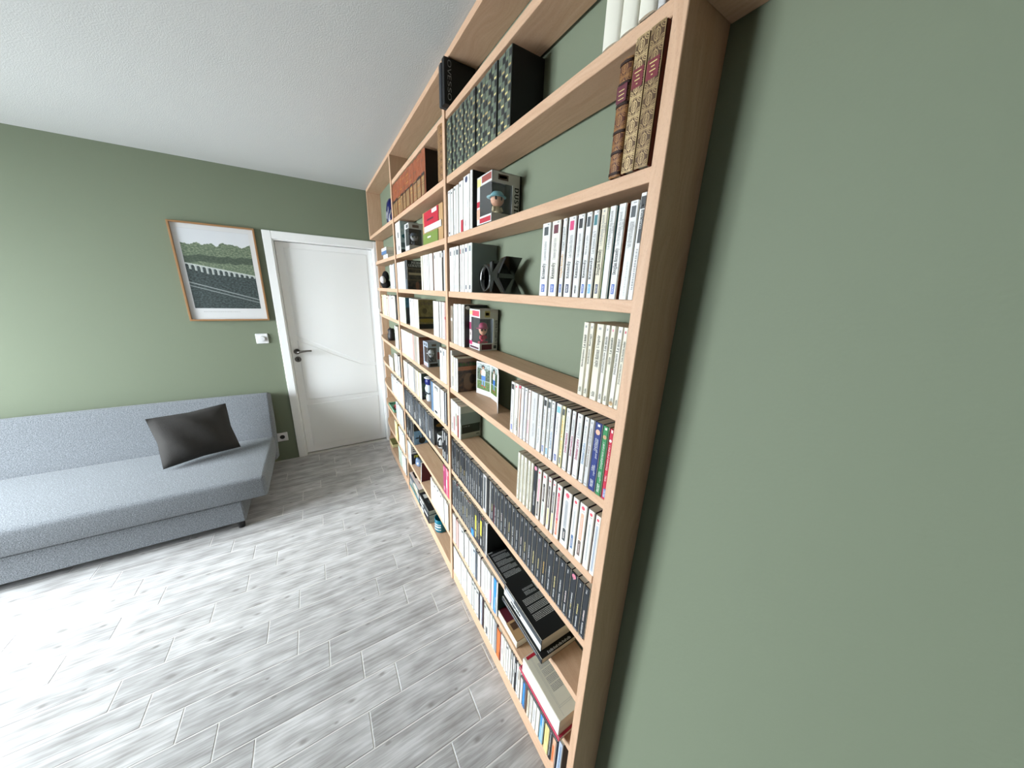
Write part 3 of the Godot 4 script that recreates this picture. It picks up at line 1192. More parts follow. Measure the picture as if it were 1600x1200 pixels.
# front covers that can be seen at the end of a run, printed as coarse pictures
func cover_picture(key: String) -> StandardMaterial3D:
	if palette.has(key):
		return palette[key]
	var w := 60
	var h := 96
	var im := Image.create(w, h, false, Image.FORMAT_RGB8)
	var n := noise(key.hash() % 1000, 0.06, 4)
	var duo: Array = {
		"picture_brown": ["2a1c12", "6a4a30"], "picture_field": ["8a9690", "a0aaa4"], "picture_teal": ["8fa8ac", "b4c2c2"], "picture_dark": ["15120f", "4a3c2c"], "picture_blue": ["2f5a70", "4a7c92"],
		"picture_gold": ["6e6038", "8d7c4c"], "picture_rust": ["6a3418", "86481f"], "picture_forest": ["101c0e", "3c5428"], "picture_amber": ["0c0b0a", "1c1610"], "picture_hand": ["5f88b0", "7ea4c6"], "picture_yellowtitle": ["c8c4c4", "d6d2d2"], "noir_dots": ["101113", "161718"],
	}[key]
	for y in h:
		for x in w:
			im.set_pixel(x, y, Color(duo[0]).lerp(Color(duo[1]), clampf(0.5 + 0.9 * n.get_noise_2d(x, y), 0, 1)))
	match key:
		"picture_brown":
			im.fill_rect(Rect2i(0, 0, 60, 10), Color("7a5a40"))
			im.fill_rect(Rect2i(0, 23, 60, 11), Color("a8683c"))
			blob(im, 30, 66, 15, 24, Color("6e5238"))
			blob(im, 40, 60, 8, 14, Color("2a1a10"))
		"picture_field":
			im.fill_rect(Rect2i(0, 0, 60, 20), Color("c4c6be"))
			im.fill_rect(Rect2i(3, 20, 54, 34), Color("8d9896"))
			im.fill_rect(Rect2i(3, 54, 54, 26), Color("20261a"))
			im.fill_rect(Rect2i(0, 80, 60, 16), Color("b4b4a6"))
			for x in [8, 13, 16, 21, 24]:
				im.fill_rect(Rect2i(x, 58, 2, 3), Color("8d9896"))
			im.fill_rect(Rect2i(46, 86, 8, 2), Color("3a3a34"))
		"picture_teal":
			blob(im, 20, 44, 16, 7, Color("1d5a62"))
			im.fill_rect(Rect2i(0, 64, 60, 14), Color("5a6c70"))
			im.fill_rect(Rect2i(0, 84, 60, 12), Color("1a2226"))
		"picture_dark":
			im.fill_rect(Rect2i(0, 0, 60, 22), Color("0e0d0c"))
			im.fill_rect(Rect2i(0, 26, 60, 3), Color("5c5140"))
			im.fill_rect(Rect2i(4, 40, 50, 8), Color("9c8c70"))
			blob(im, 34, 82, 7, 14, Color("6b4632"))
			im.fill_rect(Rect2i(0, 62, 60, 4), Color("50422c"))
		"picture_blue":
			im.fill_rect(Rect2i(0, 36, 60, 60), Color("343a3c"))
			blob(im, 26, 58, 10, 18, Color("5e6466"))
		"picture_gold":
			im.fill_rect(Rect2i(0, 56, 60, 6), Color("2a2212"))
			blob(im, 30, 68, 26, 7, Color("8a7426"))
			im.fill_rect(Rect2i(0, 80, 60, 16), Color("14100a"))
			blob(im, 20, 36, 8, 9, Color("54482a"))
		"picture_forest":
			blob(im, 26, 40, 14, 18, Color("4c6430"))
			im.fill_rect(Rect2i(0, 66, 60, 30), Color("0c0e0c"))
			im.fill_rect(Rect2i(10, 82, 34, 3), Color("5c7a2c"))
		"picture_amber":
			blob(im, 26, 26, 18, 7, Color("9a6a20"))
			blob(im, 44, 44, 12, 4, Color("8a4a22"))
		"picture_hand":
			im.fill_rect(Rect2i(0, 0, 60, 34), Color("0e1013"))
			blob(im, 34, 80, 14, 14, Color("10141a"))
			for k in [[22, 56, 60], [34, 48, 60], [44, 54, 60]]:
				im.fill_rect(Rect2i(k[0], k[1], 4, k[2] - k[1] + 16), Color("10141a"))
			blob(im, 14, 66, 8, 3, Color("10141a"))
		"picture_yellowtitle":
			for k in 3:
				im.fill_rect(Rect2i(8, 14 + k * 9, 44, 4), Color("202024"))
			im.fill_rect(Rect2i(0, 46, 60, 50), Color("14101a"))
			im.fill_rect(Rect2i(12, 54, 42, 12), Color("c8bc34"))
			im.fill_rect(Rect2i(16, 58, 4, 8), Color("14101a"))
			im.fill_rect(Rect2i(30, 58, 4, 8), Color("14101a"))
		"noir_dots":
			for k in 14:
				blob(im, 8 + (k * 23) % 48, 6 + k * 6, 6, 4, Color("9a9ca0") if k % 3 else Color("dcdcd8"))
	var m := textured(picture(im), 0.4)
	m.resource_name = key
	palette[key] = m
	return m


func blob(im: Image, cx: int, cy: int, rx: int, ry: int, c: Color) -> void:
	for y in range(maxi(0, cy - ry), mini(im.get_height(), cy + ry + 1)):
		for x in range(maxi(0, cx - rx), mini(im.get_width(), cx + rx + 1)):
			if pow(float(x - cx) / rx, 2) + pow(float(y - cy) / ry, 2) <= 1.0:
				im.set_pixel(x, y, c)


# a run of books on one shelf; each entry: z from, z to, height, x of the spine, spine, board, look, marks
func run(bay: String, k: int, side: String, kind: String, list: Array) -> void:
	var shelf: String = "%s bay's %s shelf" % [{"near": "nearest", "mid": "middle", "far": "door-side"}[bay], ROW[k]]
	var more := 0
	var end := side
	if side.contains("+"):
		end = side.get_slice("+", 0)
		more = side.get_slice("+", 1).to_int()
	rng.seed = k * 131 + list.size() * 17 + bay.length()
	for i in list.size():
		var b: Array = list[i]
		var w: float = b[1] - b[0] - 0.0003
		var o := make_book(kind, kind, w, b[2], minf(0.108, -b[3] - 0.0025), b[4], b[5], b[7])
		o.position = Vector3(b[3], SHELF[k] + 0.0002, (b[0] + b[1]) / 2.0)
		var place: int = i if end == "left" else list.size() - 1 - i
		o.set_meta("label", "%s, %s from %s upright, %s" % [b[6], ORDINAL[mini(place + more, 25)], end, shelf])
		o.set_meta("category", "book")
		o.set_meta("group", "books on the " + shelf)


# a book lying flat with its spine to the room: thickness up, height along z
func lying(called: String, kind: String, label: String, x: float, d: float, z0: float, z1: float, y: float, thick: float, spine: String, board: String, marks: String, turn := 0.0) -> Node3D:
	var o := make_book(kind, called, thick, z1 - z0, d, spine, board, marks)
	var mid := Vector3(x, y + thick / 2 + 0.0003, (z0 + z1) / 2)
	var b := Basis(Vector3.UP, deg_to_rad(turn)) * Basis(Vector3.RIGHT, PI / 2)
	o.transform = Transform3D(b, mid - b * Vector3(0, (z1 - z0) / 2, 0))
	o.set_meta("label", label)
	o.set_meta("category", "book")
	return o


# lines of print on the upper cover of a lying book, in the book's own axes: rows follow x, lines stack along y
func blurb(o: Node3D, thick: float, y0: float, y1: float, x0: float, x1: float, pitch: float, key: String) -> void:
	var st := begin()
	var z := -thick / 2 - 0.0003
	var y := y1
	var line := 0
	while y > y0:
		var x := x0
		var stop := x1 - (rng.randf_range(0.0, 0.03) if line % 5 == 4 else 0.0)
		while x < stop:
			var l := minf(rng.randf_range(0.002, 0.007), stop - x)
			ink(st, Vector3(x, y - pitch * 0.46, z), Vector3(x + l, y, z), Vector3.FORWARD, key)
			x += l + 0.0013
		y -= pitch * (1.9 if line % 5 == 4 else 1.0)
		line += 1
	put(st, "printing", printed, o).set_meta("kind", "stuff")


func cover_mark(o: Node3D, thick: float, x0: float, x1: float, y0: float, y1: float, key: String, called := "cover_label") -> void:
	var st := begin()
	var z := -thick / 2 - 0.00025
	ink(st, Vector3(x0, y0, z), Vector3(x1, y1, z), Vector3.FORWARD, key)
	put(st, called, printed, o)


func make_lying_books() -> void:
	rng.seed = 303
	# ninth shelf of the nearest bay: black paperbacks
	var s: float = SHELF[9] + 0.0002
	var o := lying("paperback", "paperback", "black paperback lying flat at far end of the black books, nearest bay's ninth shelf", -0.113, 0.108, -0.703, -0.508, s, 0.022, "coal", "black", "g,.1,.9,grey,0,.2")
	blurb(o, 0.022, 0.02, 0.150, 0.012, 0.088, 0.0052, "silver")
	cover_mark(o, 0.022, 0.06, 0.095, 0.172, 0.186, "silver", "barcode")
	cover_mark(o, 0.022, 0.006, 0.026, 0.004, 0.010, "silver", "portrait")
	o = lying("paperback", "paperback", "large black paperback with white spine lettering lying at bottom of pile, ninth shelf", -0.152, 0.146, -0.494, -0.2436, s, 0.0215, "coal", "black", "g,.06,.9,silver,0,.25")
	for i in 16:
		cover_mark(o, 0.0215, 0.03 + i * 0.0062, 0.034 + i * 0.0062 + (i % 3) * 0.001, 0.239 + (i % 2) * 0.002, 0.247, "silver", "title")
	o = lying("paperback", "paperback", "thick black paperback with white banded spine lying on top of pile, ninth shelf", -0.141, 0.136, -0.4985, -0.264, s + 0.0222, 0.047, "graphite", "black", "r,.0,1,-.05,.5,white;r,.05,.3,-.4,-.1,silver")
	var st := begin()
	rng.seed = 8
	var y := 0.05
	while y < 0.115:   # bold title strokes on the white band
		var l := rng.randf_range(0.005, 0.009)
		ink(st, Vector3(-0.0007, y, 0.004 + rng.randf_range(-0.002, 0.002)), Vector3(-0.0007, y + l, 0.017 + rng.randf_range(-0.002, 0.002)), Vector3.LEFT, "ink")
		y += l + 0.002
	put(st, "title", printed, o).set_meta("kind", "stuff")
	blurb(o, 0.047, 0.085, 0.175, 0.022, 0.122, 0.0052, "pale")
	blurb(o, 0.047, 0.050, 0.080, 0.045, 0.092, 0.0034, "silver")
	cover_mark(o, 0.047, 0.098, 0.125, 0.040, 0.078, "silver", "portrait")
	cover_mark(o, 0.047, 0.103, 0.120, 0.044, 0.074, "graphite", "portrait")

	# tenth shelf of the nearest bay
	s = SHELF[10] + 0.0002
	o = lying("old_paperback", "paperback", "maroon covered paperback with cream spine lying flat under the black pile, tenth shelf", -0.105, 0.098, -0.640, -0.446, s, 0.036, "folio", "maroon", "g,.1,.8,grey,0,.2")
	cover_mark(o, 0.036, 0.0, 0.098, 0.110, 0.193, "tan", "cover_picture")
	cover_mark(o, 0.036, 0.012, 0.05, 0.120, 0.150, "brown", "cover_picture")
	cover_mark(o, 0.036, 0.0, 0.098, 0.0, 0.015, "sand", "torn_edge")
	o = lying("slim_book", "paperback", "slim dark grey book at bottom of the pale pile on the tenth shelf", -0.142, 0.138, -0.357, -0.150, s, 0.0105, "graphite", "coal", "")
	o = lying("pink_book", "paperback", "bright pink book lying between white and dark books, tenth shelf", -0.1385, 0.134, -0.376, -0.1455, s + 0.011, 0.014, "rose", "rose", "")
	o = lying("thick_paperback", "paperback", "very thick white paperback with boxed cover text lying on pink book, tenth shelf", -0.137, 0.130, -0.358, -0.153, s + 0.0256, 0.066, "white", "folio", "g,.2,.32,silver,0,.08")
	blurb(o, 0.066, 0.040, 0.135, 0.034, 0.112, 0.0042, "grey")
	cover_mark(o, 0.066, 0.010, 0.050, 0.003, 0.014, "crimson")
	for q in [[0.022, 0.0225, 0.0, 0.2], [0.026, 0.0265, 0.0, 0.178], [0.022, 0.125, 0.178, 0.1785], [0.026, 0.125, 0.173, 0.1735]]:
		cover_mark(o, 0.066, q[0], q[1], 0.0 + q[2], q[3], "grey", "ruled_border")

	# bottom shelf of the middle bay: two piles
	s = SHELF[11] + 0.0002
	y = s
	var far_pile := [["teal", 0.030, "g,.1,.9,pale,0,.4", "teal spined"], ["grey", 0.026, "r,.2,.8,-.3,.3,olive;r,.3,.7,-.1,.1,straw", "grey and yellow spined"], ["stone", 0.026, "r,.1,.5,-.3,.3,mist", "stone grey spined"], ["slate", 0.028, "r,.5,.9,-.3,.3,butter", "slate spined"], ["graphite", 0.012, "r,.6,.9,-.3,.3,skygrey", "pink covered"]]
	var level := ["lowest", "second", "third", "fourth", "topmost"]
	for i in 5:
		var q: Array = far_pile[i]
		o = lying("book", "paperback", "%s book lying %s in the far pile, middle bay's bottom shelf" % [q[3], level[i]], -0.120, 0.105, -2.085 + 0.01 * (i % 3), -1.800 - 0.006 * (i % 2), y, q[1], q[0], "blush" if i == 4 else "grey", q[2])
		o.set_meta("group", "books lying on the middle bay's bottom shelf")
		if i == 4:
			cover_mark(o, q[1], 0.02, 0.10, 0.01, 0.11, "ink", "cover_picture")
			cover_mark(o, q[1], 0.03, 0.06, 0.16, 0.20, "maroon", "cover_picture")
		y += q[1] + 0.0006
	y = s
	var near_pile := [["ink", 0.034, "r,.2,.5,-.3,.3,white", "black spined"], ["coal", 0.034, "r,.1,.45,-.3,.3,white;r,.55,.9,-.2,.2,white", "black and white spined"], ["graphite", 0.034, "r,.1,.5,-.25,.25,white", "dark picture covered"]]
	for i in 3:
		var q: Array = near_pile[i]
		o = lying("book", "paperback", "%s book lying %s in pile beside teal mug, middle bay" % [q[3], ["lowest", "midway", "topmost"][i]], -0.122, 0.100, -1.790, -1.556 + 0.004 * (i % 2), y, q[1], q[0], "ink", q[2])
		o.set_meta("group", "books lying on the middle bay's bottom shelf")
		if i == 2:
			cover_mark(o, q[1], 0.02, 0.07, 0.03, 0.08, "pale", "cover_picture")
			cover_mark(o, q[1], 0.03, 0.08, 0.11, 0.15, "graphite", "cover_picture")
		y += q[1] + 0.0006

	# third shelf of the door-side bay
	s = SHELF[3] + 0.0002
	o = lying("paperback", "paperback", "cream spined book lying on the door-side bay's third shelf, lower of two", -0.1, 0.094, -2.64, -2.46, s, 0.034, "white", "brown", "g,.3,.6,grey,0,.2")
	o = lying("paperback", "paperback", "white and dark blue spined book lying on cream book, door-side bay's third shelf", -0.106, 0.1, -2.67, -2.47, s + 0.0346, 0.05, "white", "stone", "r,.0,1,.0,.5,denim")


# ------------------------------------------------------------------ things on the shelves

# a cardboard box with a film window round one corner; x from the room to the wall, front face +z
func toy_box(label: String, z0: float, z1: float, x0: float, x1: float, k: int, h: float, body: String, dress: Array, name_text: String, mark: Array) -> void:
	var o := thing("toy_box", label, "toy box", Vector3(x0, SHELF[k] + 0.0002, (z0 + z1) / 2), "boxed toy figures on the bookcase")
	var w := (z1 - z0) / 2
	var d := x1 - x0
	var t := 0.0012
	var st := begin()
	box(st, Vector3(0, 0, -w), Vector3(d, t, w))
	box(st, Vector3(0, h - t, -w), Vector3(d, h, w))
	box(st, Vector3(0, 0, -w), Vector3(d, h, -w + t))
	box(st, Vector3(d - t, 0, -w), Vector3(d, h, w))
	# front: header, foot, strip with the name
	box(st, Vector3(0, h * 0.78, w - t), Vector3(d, h, w))
	box(st, Vector3(0, 0, w - t), Vector3(d, h * 0.19, w))
	box(st, Vector3(d * 0.70, h * 0.19, w - t), Vector3(d, h * 0.78, w))
	# room side: header, foot, strip
	box(st, Vector3(0, h * 0.80, -w), Vector3(t, h, w))
	box(st, Vector3(0, 0, -w), Vector3(t, h * 0.17, w))
	box(st, Vector3(0, h * 0.17, -w), Vector3(t, h * 0.80, -w * 0.62))
	put(st, "carton", paint(body), o)
	st = begin()
	box(st, Vector3(t, t, -w + t), Vector3(d - t, h - t, -w + t * 2))
	box(st, Vector3(d - t * 2, t, -w + t), Vector3(d - t, h - t, w - t))
	put(st, "lining", paint(dress[3]), o)
	st = begin()
	face(st, [Vector3(0.0004, h * 0.17, -w * 0.62), Vector3(0.0004, h * 0.17, w - t), Vector3(0.0004, h * 0.80, w - t), Vector3(0.0004, h * 0.80, -w * 0.62)], Vector3.LEFT)
	face(st, [Vector3(0.0004, h * 0.19, w - 0.0004), Vector3(d * 0.70, h * 0.19, w - 0.0004), Vector3(d * 0.70, h * 0.78, w - 0.0004), Vector3(0.0004, h * 0.78, w - 0.0004)], Vector3.BACK)
	put(st, "window_film", film, o)
	st = begin()
	var x := -0.0004
	for m in mark:   # [face, u0, u1, v0, v1, colour]
		if m[0] == "side":
			ink(st, Vector3(x, m[3] * h, -w + m[1] * 2 * w), Vector3(x, m[4] * h, -w + m[2] * 2 * w), Vector3.LEFT, m[5])
		else:
			ink(st, Vector3(m[1] * d, m[3] * h, w + 0.0004), Vector3(m[2] * d, m[4] * h, w + 0.0004), Vector3.BACK, m[5])
	put(st, "printing", printed, o).set_meta("kind", "stuff")
	if name_text:
		letter(o, name_text, Vector3(d * 0.85, h * 0.45, w + 0.0005), Vector3.DOWN, Vector3.RIGHT, Vector2(h * 0.60, d * 0.15), "ink", "bold")
	# the figure inside: big head, small body, hat
	var f := thing("toy_figure", dress[4], "figurine", o.position + Vector3(d * 0.36, t, w * 0.35), "toy figures inside the window boxes")
	st = begin()
	ball(st, Vector3(0, h * 0.50, 0), Vector3(d * 0.21, h * 0.145, d * 0.21))
	ball(st, Vector3(0, h * 0.36, 0), Vector3(d * 0.05, h * 0.06, d * 0.05), 10)
	put(st, "head", paint(dress[0]), f)
	st = begin()
	lathe(st, [Vector2(0, 0.2 * h), Vector2(d * 0.10, 0.2 * h), Vector2(d * 0.13, 0.28 * h), Vector2(d * 0.07, 0.37 * h), Vector2(0, 0.38 * h)], Vector3.ZERO, 14)
	tube(st, [Vector3(-d * 0.10, 0.34 * h, 0), Vector3(-d * 0.15, 0.26 * h, 0.004)], [0.007, 0.006], 8)
	tube(st, [Vector3(d * 0.10, 0.34 * h, 0), Vector3(d * 0.15, 0.26 * h, 0.004)], [0.007, 0.006], 8)
	put(st, "body", paint(dress[1]), f)
	st = begin()
	for s in [-1.0, 1.0]:
		st = begin()
		lathe(st, [Vector2(0, 0.0), Vector2(0.011, 0.0), Vector2(0.010, 0.2 * h), Vector2(0, 0.21 * h)], Vector3(s * 0.012, 0, 0), 10)
		put(st, "leg", paint(dress[1]), f)
	st = begin()
	lathe(st, [Vector2(d * 0.216, h * 0.535), Vector2(d * 0.205, h * 0.60), Vector2(d * 0.14, h * 0.655), Vector2(0, h * 0.675)], Vector3.ZERO, 18)
	lathe(st, [Vector2(d * 0.20, h * 0.532), Vector2(d * 0.30, h * 0.528), Vector2(d * 0.30, h * 0.538), Vector2(d * 0.20, h * 0.55)], Vector3(-0.006, 0, 0.006), 18)
	put(st, "hat", paint(dress[2]), f)
	for s in [-1.0, 1.0]:
		st = begin()
		ball(st, Vector3(s * d * 0.09 - 0.006, h * 0.50, d * 0.185), Vector3(0.0045, 0.006, 0.003), 10)
		put(st, "eye", paint("ink"), f)


func make_shelf_things() -> void:
	# tall dark albums at the top of the nearest bay
	var o := thing("album", "tall black album with pale vertical lettering at top of nearest bay", "album", Vector3(-0.134, SHELF[1] + 0.0002, -1.0800))
	var st := begin()
	box(st, Vector3(0, 0, -0.012), Vector3(0.126, 0.143, 0.012), 0.0015)
	put(st, "cover", paint("black"), o)
	letter(o, "OVESSO", Vector3(0.021, 0.075, 0.0123), Vector3.DOWN, Vector3.RIGHT, Vector2(0.122, 0.014), "grey", "sans")
	o = thing("album", "slate grey album leaning on the upright beside the black album", "album", Vector3(-0.137, SHELF[1] + 0.0002, -1.1065), "")
	st = begin()
	box(st, Vector3(0, 0, -0.011), Vector3(0.128, 0.136, 0.011), 0.003)
	put(st, "cover", paint("charcoal"), o)

	toy_box("white toy box with red header and a blue-capped figure, nearest bay's third shelf", -0.822, -0.714, -0.1135, -0.004, 3, 0.148, "white", ["peach", "sand", "seafoam", "graphite", "small vinyl figure in pale blue cap inside the white red-labelled box"], "DUSTIN",
		[["side", 0.34, 0.96, 0.84, 0.97, "brick"], ["side", 0.02, 0.28, 0.80, 0.96, "maize"], ["side", 0.0, 0.22, 0.12, 0.34, "peach"], ["side", 0.0, 0.2, 0.38, 0.5, "crimson"], ["side", 0.2, 0.95, 0.03, 0.13, "crimson"], ["front", 0.2, 0.55, 0.84, 0.95, "umber"], ["front", 0.24, 0.5, 0.87, 0.93, "straw"], ["front", 0.95, 1.0, 0.0, 1.0, "ink"]])
	toy_box("white toy box with pink print and a pink-hatted figure, nearest bay's fifth shelf", -0.944, -0.843, -0.0875, -0.003, 5, 0.164, "white", ["peach", "rose", "magenta", "steelgrey", "small vinyl figure in pink hat inside the pink printed box"], "QUEEN ELIZABETH II",
		[["side", 0.3, 0.92, 0.83, 0.96, "coral"], ["side", 0.05, 0.3, 0.85, 0.95, "maize"], ["side", 0.0, 0.2, 0.48, 0.66, "magenta"], ["side", 0.02, 0.26, 0.24, 0.46, "blush"], ["side", 0.10, 0.16, 0.34, 0.40, "ink"], ["side", 0.1, 0.9, 0.03, 0.08, "plum"], ["side", 0.0, 0.3, 0.1, 0.2, "fuchsia"], ["front", 0.24, 0.52, 0.82, 0.97, "straw"], ["front", 0.28, 0.48, 0.86, 0.93, "umber"], ["front", 0.1, 0.65, 0.03, 0.16, "maroon"], ["front", 0.74, 0.9, 0.05, 0.13, "graphite"], ["front", 0.95, 1.0, 0.0, 1.0, "ink"]])
	toy_box("grey toy box with a black and silver figure, middle bay's sixth shelf", -1.651, -1.556, -0.084, -0.004, 6, 0.152, "fog", ["silver", "graphite", "silver", "umber", "small dark vinyl figure with silver helmet inside the grey box"], "",
		[["side", 0.2, 0.45, 0.84, 0.94, "charcoal"], ["side", 0.55, 0.85, 0.83, 0.95, "slate"], ["side", 0.1, 0.8, 0.04, 0.1, "brickpale"], ["front", 0.3, 0.65, 0.84, 0.93, "umber"], ["front", 0.12, 0.75, 0.02, 0.15, "ink"], ["front", 0.72, 0.94, 0.3, 0.6, "brick"]])
	toy_box("white and black toy box with helmeted grey figure, middle bay's third shelf", -1.852, -1.752, -0.112, -0.004, 3, 0.150, "pearl", ["grey", "graphite", "slate", "coal", "small grey helmeted vinyl figure inside the white and black box"], "BOBA FETT",
		[["side", 0.4, 0.85, 0.83, 0.95, "graphite"], ["side", 0.2, 0.8, 0.04, 0.12, "blush"], ["front", 0.2, 0.55, 0.83, 0.93, "umber"]])

	# cardboard box with coloured cards, middle bay
	o = thing("cardboard_box", "tan cardboard box with red, white and green cards, middle bay's third shelf", "box", Vector3(-0.075, SHELF[3] + 0.0002, -1.435))
	st = begin()
	box(st, Vector3(0, 0, -0.16), Vector3(0.068, 0.172, 0.16), 0.0015)
	put(st, "carton", paint("tan"), o)
	for q in [[0.094, 0.168, -0.125, 0.105, "crimson"], [0.070, 0.098, -0.115, 0.15, "white"], [0.012, 0.066, -0.15, 0.095, "leafgreen"]]:
		st = begin()
		box(st, Vector3(-0.006 if q[4] == "white" else -0.004, q[0], q[2]), Vector3(0, q[1], q[3]), 0.0008)
		put(st, "card", plain(0.42, 0.50, 0.20) if q[4] == "leafgreen" else paint(q[4]), o)
	st = begin()
	ink(st, Vector3(-0.0042, 0.148, 0.01), Vector3(-0.0042, 0.166, 0.085), Vector3.LEFT, "white")
	ink(st, Vector3(-0.0042, 0.122, -0.07), Vector3(-0.0042, 0.130, 0.035), Vector3.LEFT, "maroon")
	ink(st, Vector3(-0.0042, 0.040, -0.07), Vector3(-0.0042, 0.048, -0.015), Vector3.LEFT, "white")
	put(st, "printing", printed, o).set_meta("kind", "stuff")

	ok_letters()
	photo_card()

	# middle bay: grey mug, teal mug, blue-capped figure, glass
	mug("light grey mug with a black handle standing on the middle bay's eighth shelf", Vector3(-0.064, SHELF[8] + 0.0002, -1.375), 0.035, 0.088, plain(0.66, 0.66, 0.65, 0.35), plain(0.03, 0.03, 0.03, 0.4), Vector3(-0.80, 0, 0.60), false)
	mug("teal mug with white lettering on the middle bay's bottom shelf beside book pile", Vector3(-0.062, SHELF[11] + 0.0002, -1.468), 0.043, 0.100, plain(0.02, 0.40, 0.48, 0.25), plain(0.02, 0.40, 0.48, 0.25), Vector3(0.95, 0, -0.3), true)
	o = thing("ceramic_figure", "white rounded figure wearing a blue cap, middle bay's seventh shelf", "figurine", Vector3(-0.066, SHELF[7] + 0.0002, -1.600))
	st = begin()
	lathe(st, [Vector2(0, 0), Vector2(0.022, 0.001), Vector2(0.026, 0.02), Vector2(0.021, 0.045), Vector2(0.012, 0.052)], Vector3.ZERO, 18)
	lathe(st, [Vector2(0.013, 0.052), Vector2(0.028, 0.066), Vector2(0.031, 0.085), Vector2(0.024, 0.106), Vector2(0.014, 0.114), Vector2(0, 0.116)], Vector3.ZERO, 18)
	put(st, "body", paint("ice"), o)
	st = begin()
	lathe(st, [Vector2(0.020, 0.108), Vector2(0.029, 0.114), Vector2(0.030, 0.136), Vector2(0.026, 0.150), Vector2(0, 0.151)], Vector3.ZERO, 18)
	put(st, "cap", plain(0.03, 0.09, 0.42, 0.4), o)
	st = begin()
	lathe(st, [Vector2(0.028, 0.050), Vector2(0.030, 0.054), Vector2(0.028, 0.058)], Vector3.ZERO, 18)
	put(st, "collar", paint("graphite"), o)
	st = begin()
	lathe(st, [Vector2(0.030, 0.150), Vector2(0.034, 0.153), Vector2(0.030, 0.157), Vector2(0.0, 0.156)], Vector3.ZERO, 18)
	put(st, "brim", paint("white"), o)

	var glass := plain(0.42, 0.50, 0.62, 0.12)
	glass.metallic_specular = 0.7
	glass.clearcoat_enabled = true
	st = begin()
	ball(st, Vector3(0, 0.030, 0), Vector3(0.034, 0.030, 0.044), 10)
	ball(st, Vector3(-0.005, 0.040, -0.028), Vector3(0.02, 0.024, 0.024), 8)
	var g := put(st, "glass_paperweight", glass)
	g.position = Vector3(-0.058, SHELF[10] + 0.0002, -1.972)
	g.set_meta("label", "pale blue glass paperweight beside the black book, middle bay's tenth shelf")
	g.set_meta("category", "paperweight")

	leaning_book()
	door_side_things()


# black glazed letters O and K joined together
func ok_letters() -> void:
	var o := thing("letter_ornament", "glossy black ornament of the joined letters OK, nearest bay's fourth shelf", "ornament", Vector3(-0.094, SHELF[4] + 0.0002, -0.745))
	var glaze := plain(0.012, 0.012, 0.013, 0.12)
	glaze.resource_name = "black glaze"
	glaze.metallic_specular = 0.5
	glaze.clearcoat_enabled = true
	glaze.clearcoat = 0.7
	glaze.clearcoat_roughness = 0.1
	# the prism along x uses (y, z)
	var st := begin()
	var n := 40
	var mid := Vector2(0.051, -0.052)
	var rings := []
	for q in [[0.0505, 0.043, 0.010], [0.0505, 0.043, 0.052], [0.0505, 0.043, 0.062], [0.0, 0.0, 0.062]]:
		rings.append(q)
	letter_loop(st, mid, n, [[0.049, 0.0455, 0.066], [0.0505, 0.047, 0.062], [0.0505, 0.047, 0.007], [0.047, 0.0435, 0.0], [0.039, 0.030, 0.002], [0.034, 0.025, 0.012], [0.034, 0.025, 0.066]])
	put(st, "letter", glaze, o)
	st = begin()
	var k := PackedVector2Array([Vector2(0.001, -0.013), Vector2(0.109, -0.015), Vector2(0.109, 0.010), Vector2(0.072, 0.013), Vector2(0.114, 0.064), Vector2(0.117, 0.096), Vector2(0.066, 0.051), Vector2(0.052, 0.049), Vector2(0.001, 0.100), Vector2(0.001, 0.070), Vector2(0.040, 0.020), Vector2(0.001, 0.010)])
	if Geometry2D.is_polygon_clockwise(k):
		k.reverse()
	prism(st, k, 0, 0.004, 0.066)
	var inner: PackedVector2Array = Geometry2D.offset_polygon(k, -0.004)[0]
	var rim := PackedVector2Array()
	for i in k.size():
		rim.append(inner[nearest(inner, k[i])])
	for i in k.size():
		var j := (i + 1) % k.size()
		face(st, [Vector3(0.004, k[i].x, k[i].y), Vector3(0.004, k[j].x, k[j].y), Vector3(0, rim[j].x, rim[j].y), Vector3(0, rim[i].x, rim[i].y)], Vector3(-1, 0, 0))
	var tri := Geometry2D.triangulate_polygon(rim)
	for i in range(0, tri.size(), 3):
		face(st, [Vector3(0, rim[tri[i]].x, rim[tri[i]].y), Vector3(0, rim[tri[i + 1]].x, rim[tri[i + 1]].y), Vector3(0, rim[tri[i + 2]].x, rim[tri[i + 2]].y)], Vector3.LEFT)
	put(st, "letter", glaze, o)


# a ring swept through profile entries (half height, half width, x)
func letter_loop(st: SurfaceTool, mid: Vector2, n: int, prof: Array) -> void:
	st.set_smooth_group(0)
	for i in prof.size() - 1:
		for k in n:
			var pts := []
			for q in [[i, k], [i, k + 1], [i + 1, k + 1], [i + 1, k]]:
				var a: float = TAU * q[1] / n
				pts.append(Vector3(prof[q[0]][2], mid.x + sin(a) * prof[q[0]][0], mid.y + cos(a) * prof[q[0]][1]))
			var a0 := TAU * (k + 0.5) / n
			var outward := Vector3(0, sin(a0), cos(a0))
			var n3 := outward if i < 2 else (Vector3(-1, 0, 0) if i in [2, 3, 4] else -outward)
			if i == 2:
				n3 += outward
			elif i == 4:
				n3 -= outward
			face(st, pts, n3)
	st.set_smooth_group(-1)


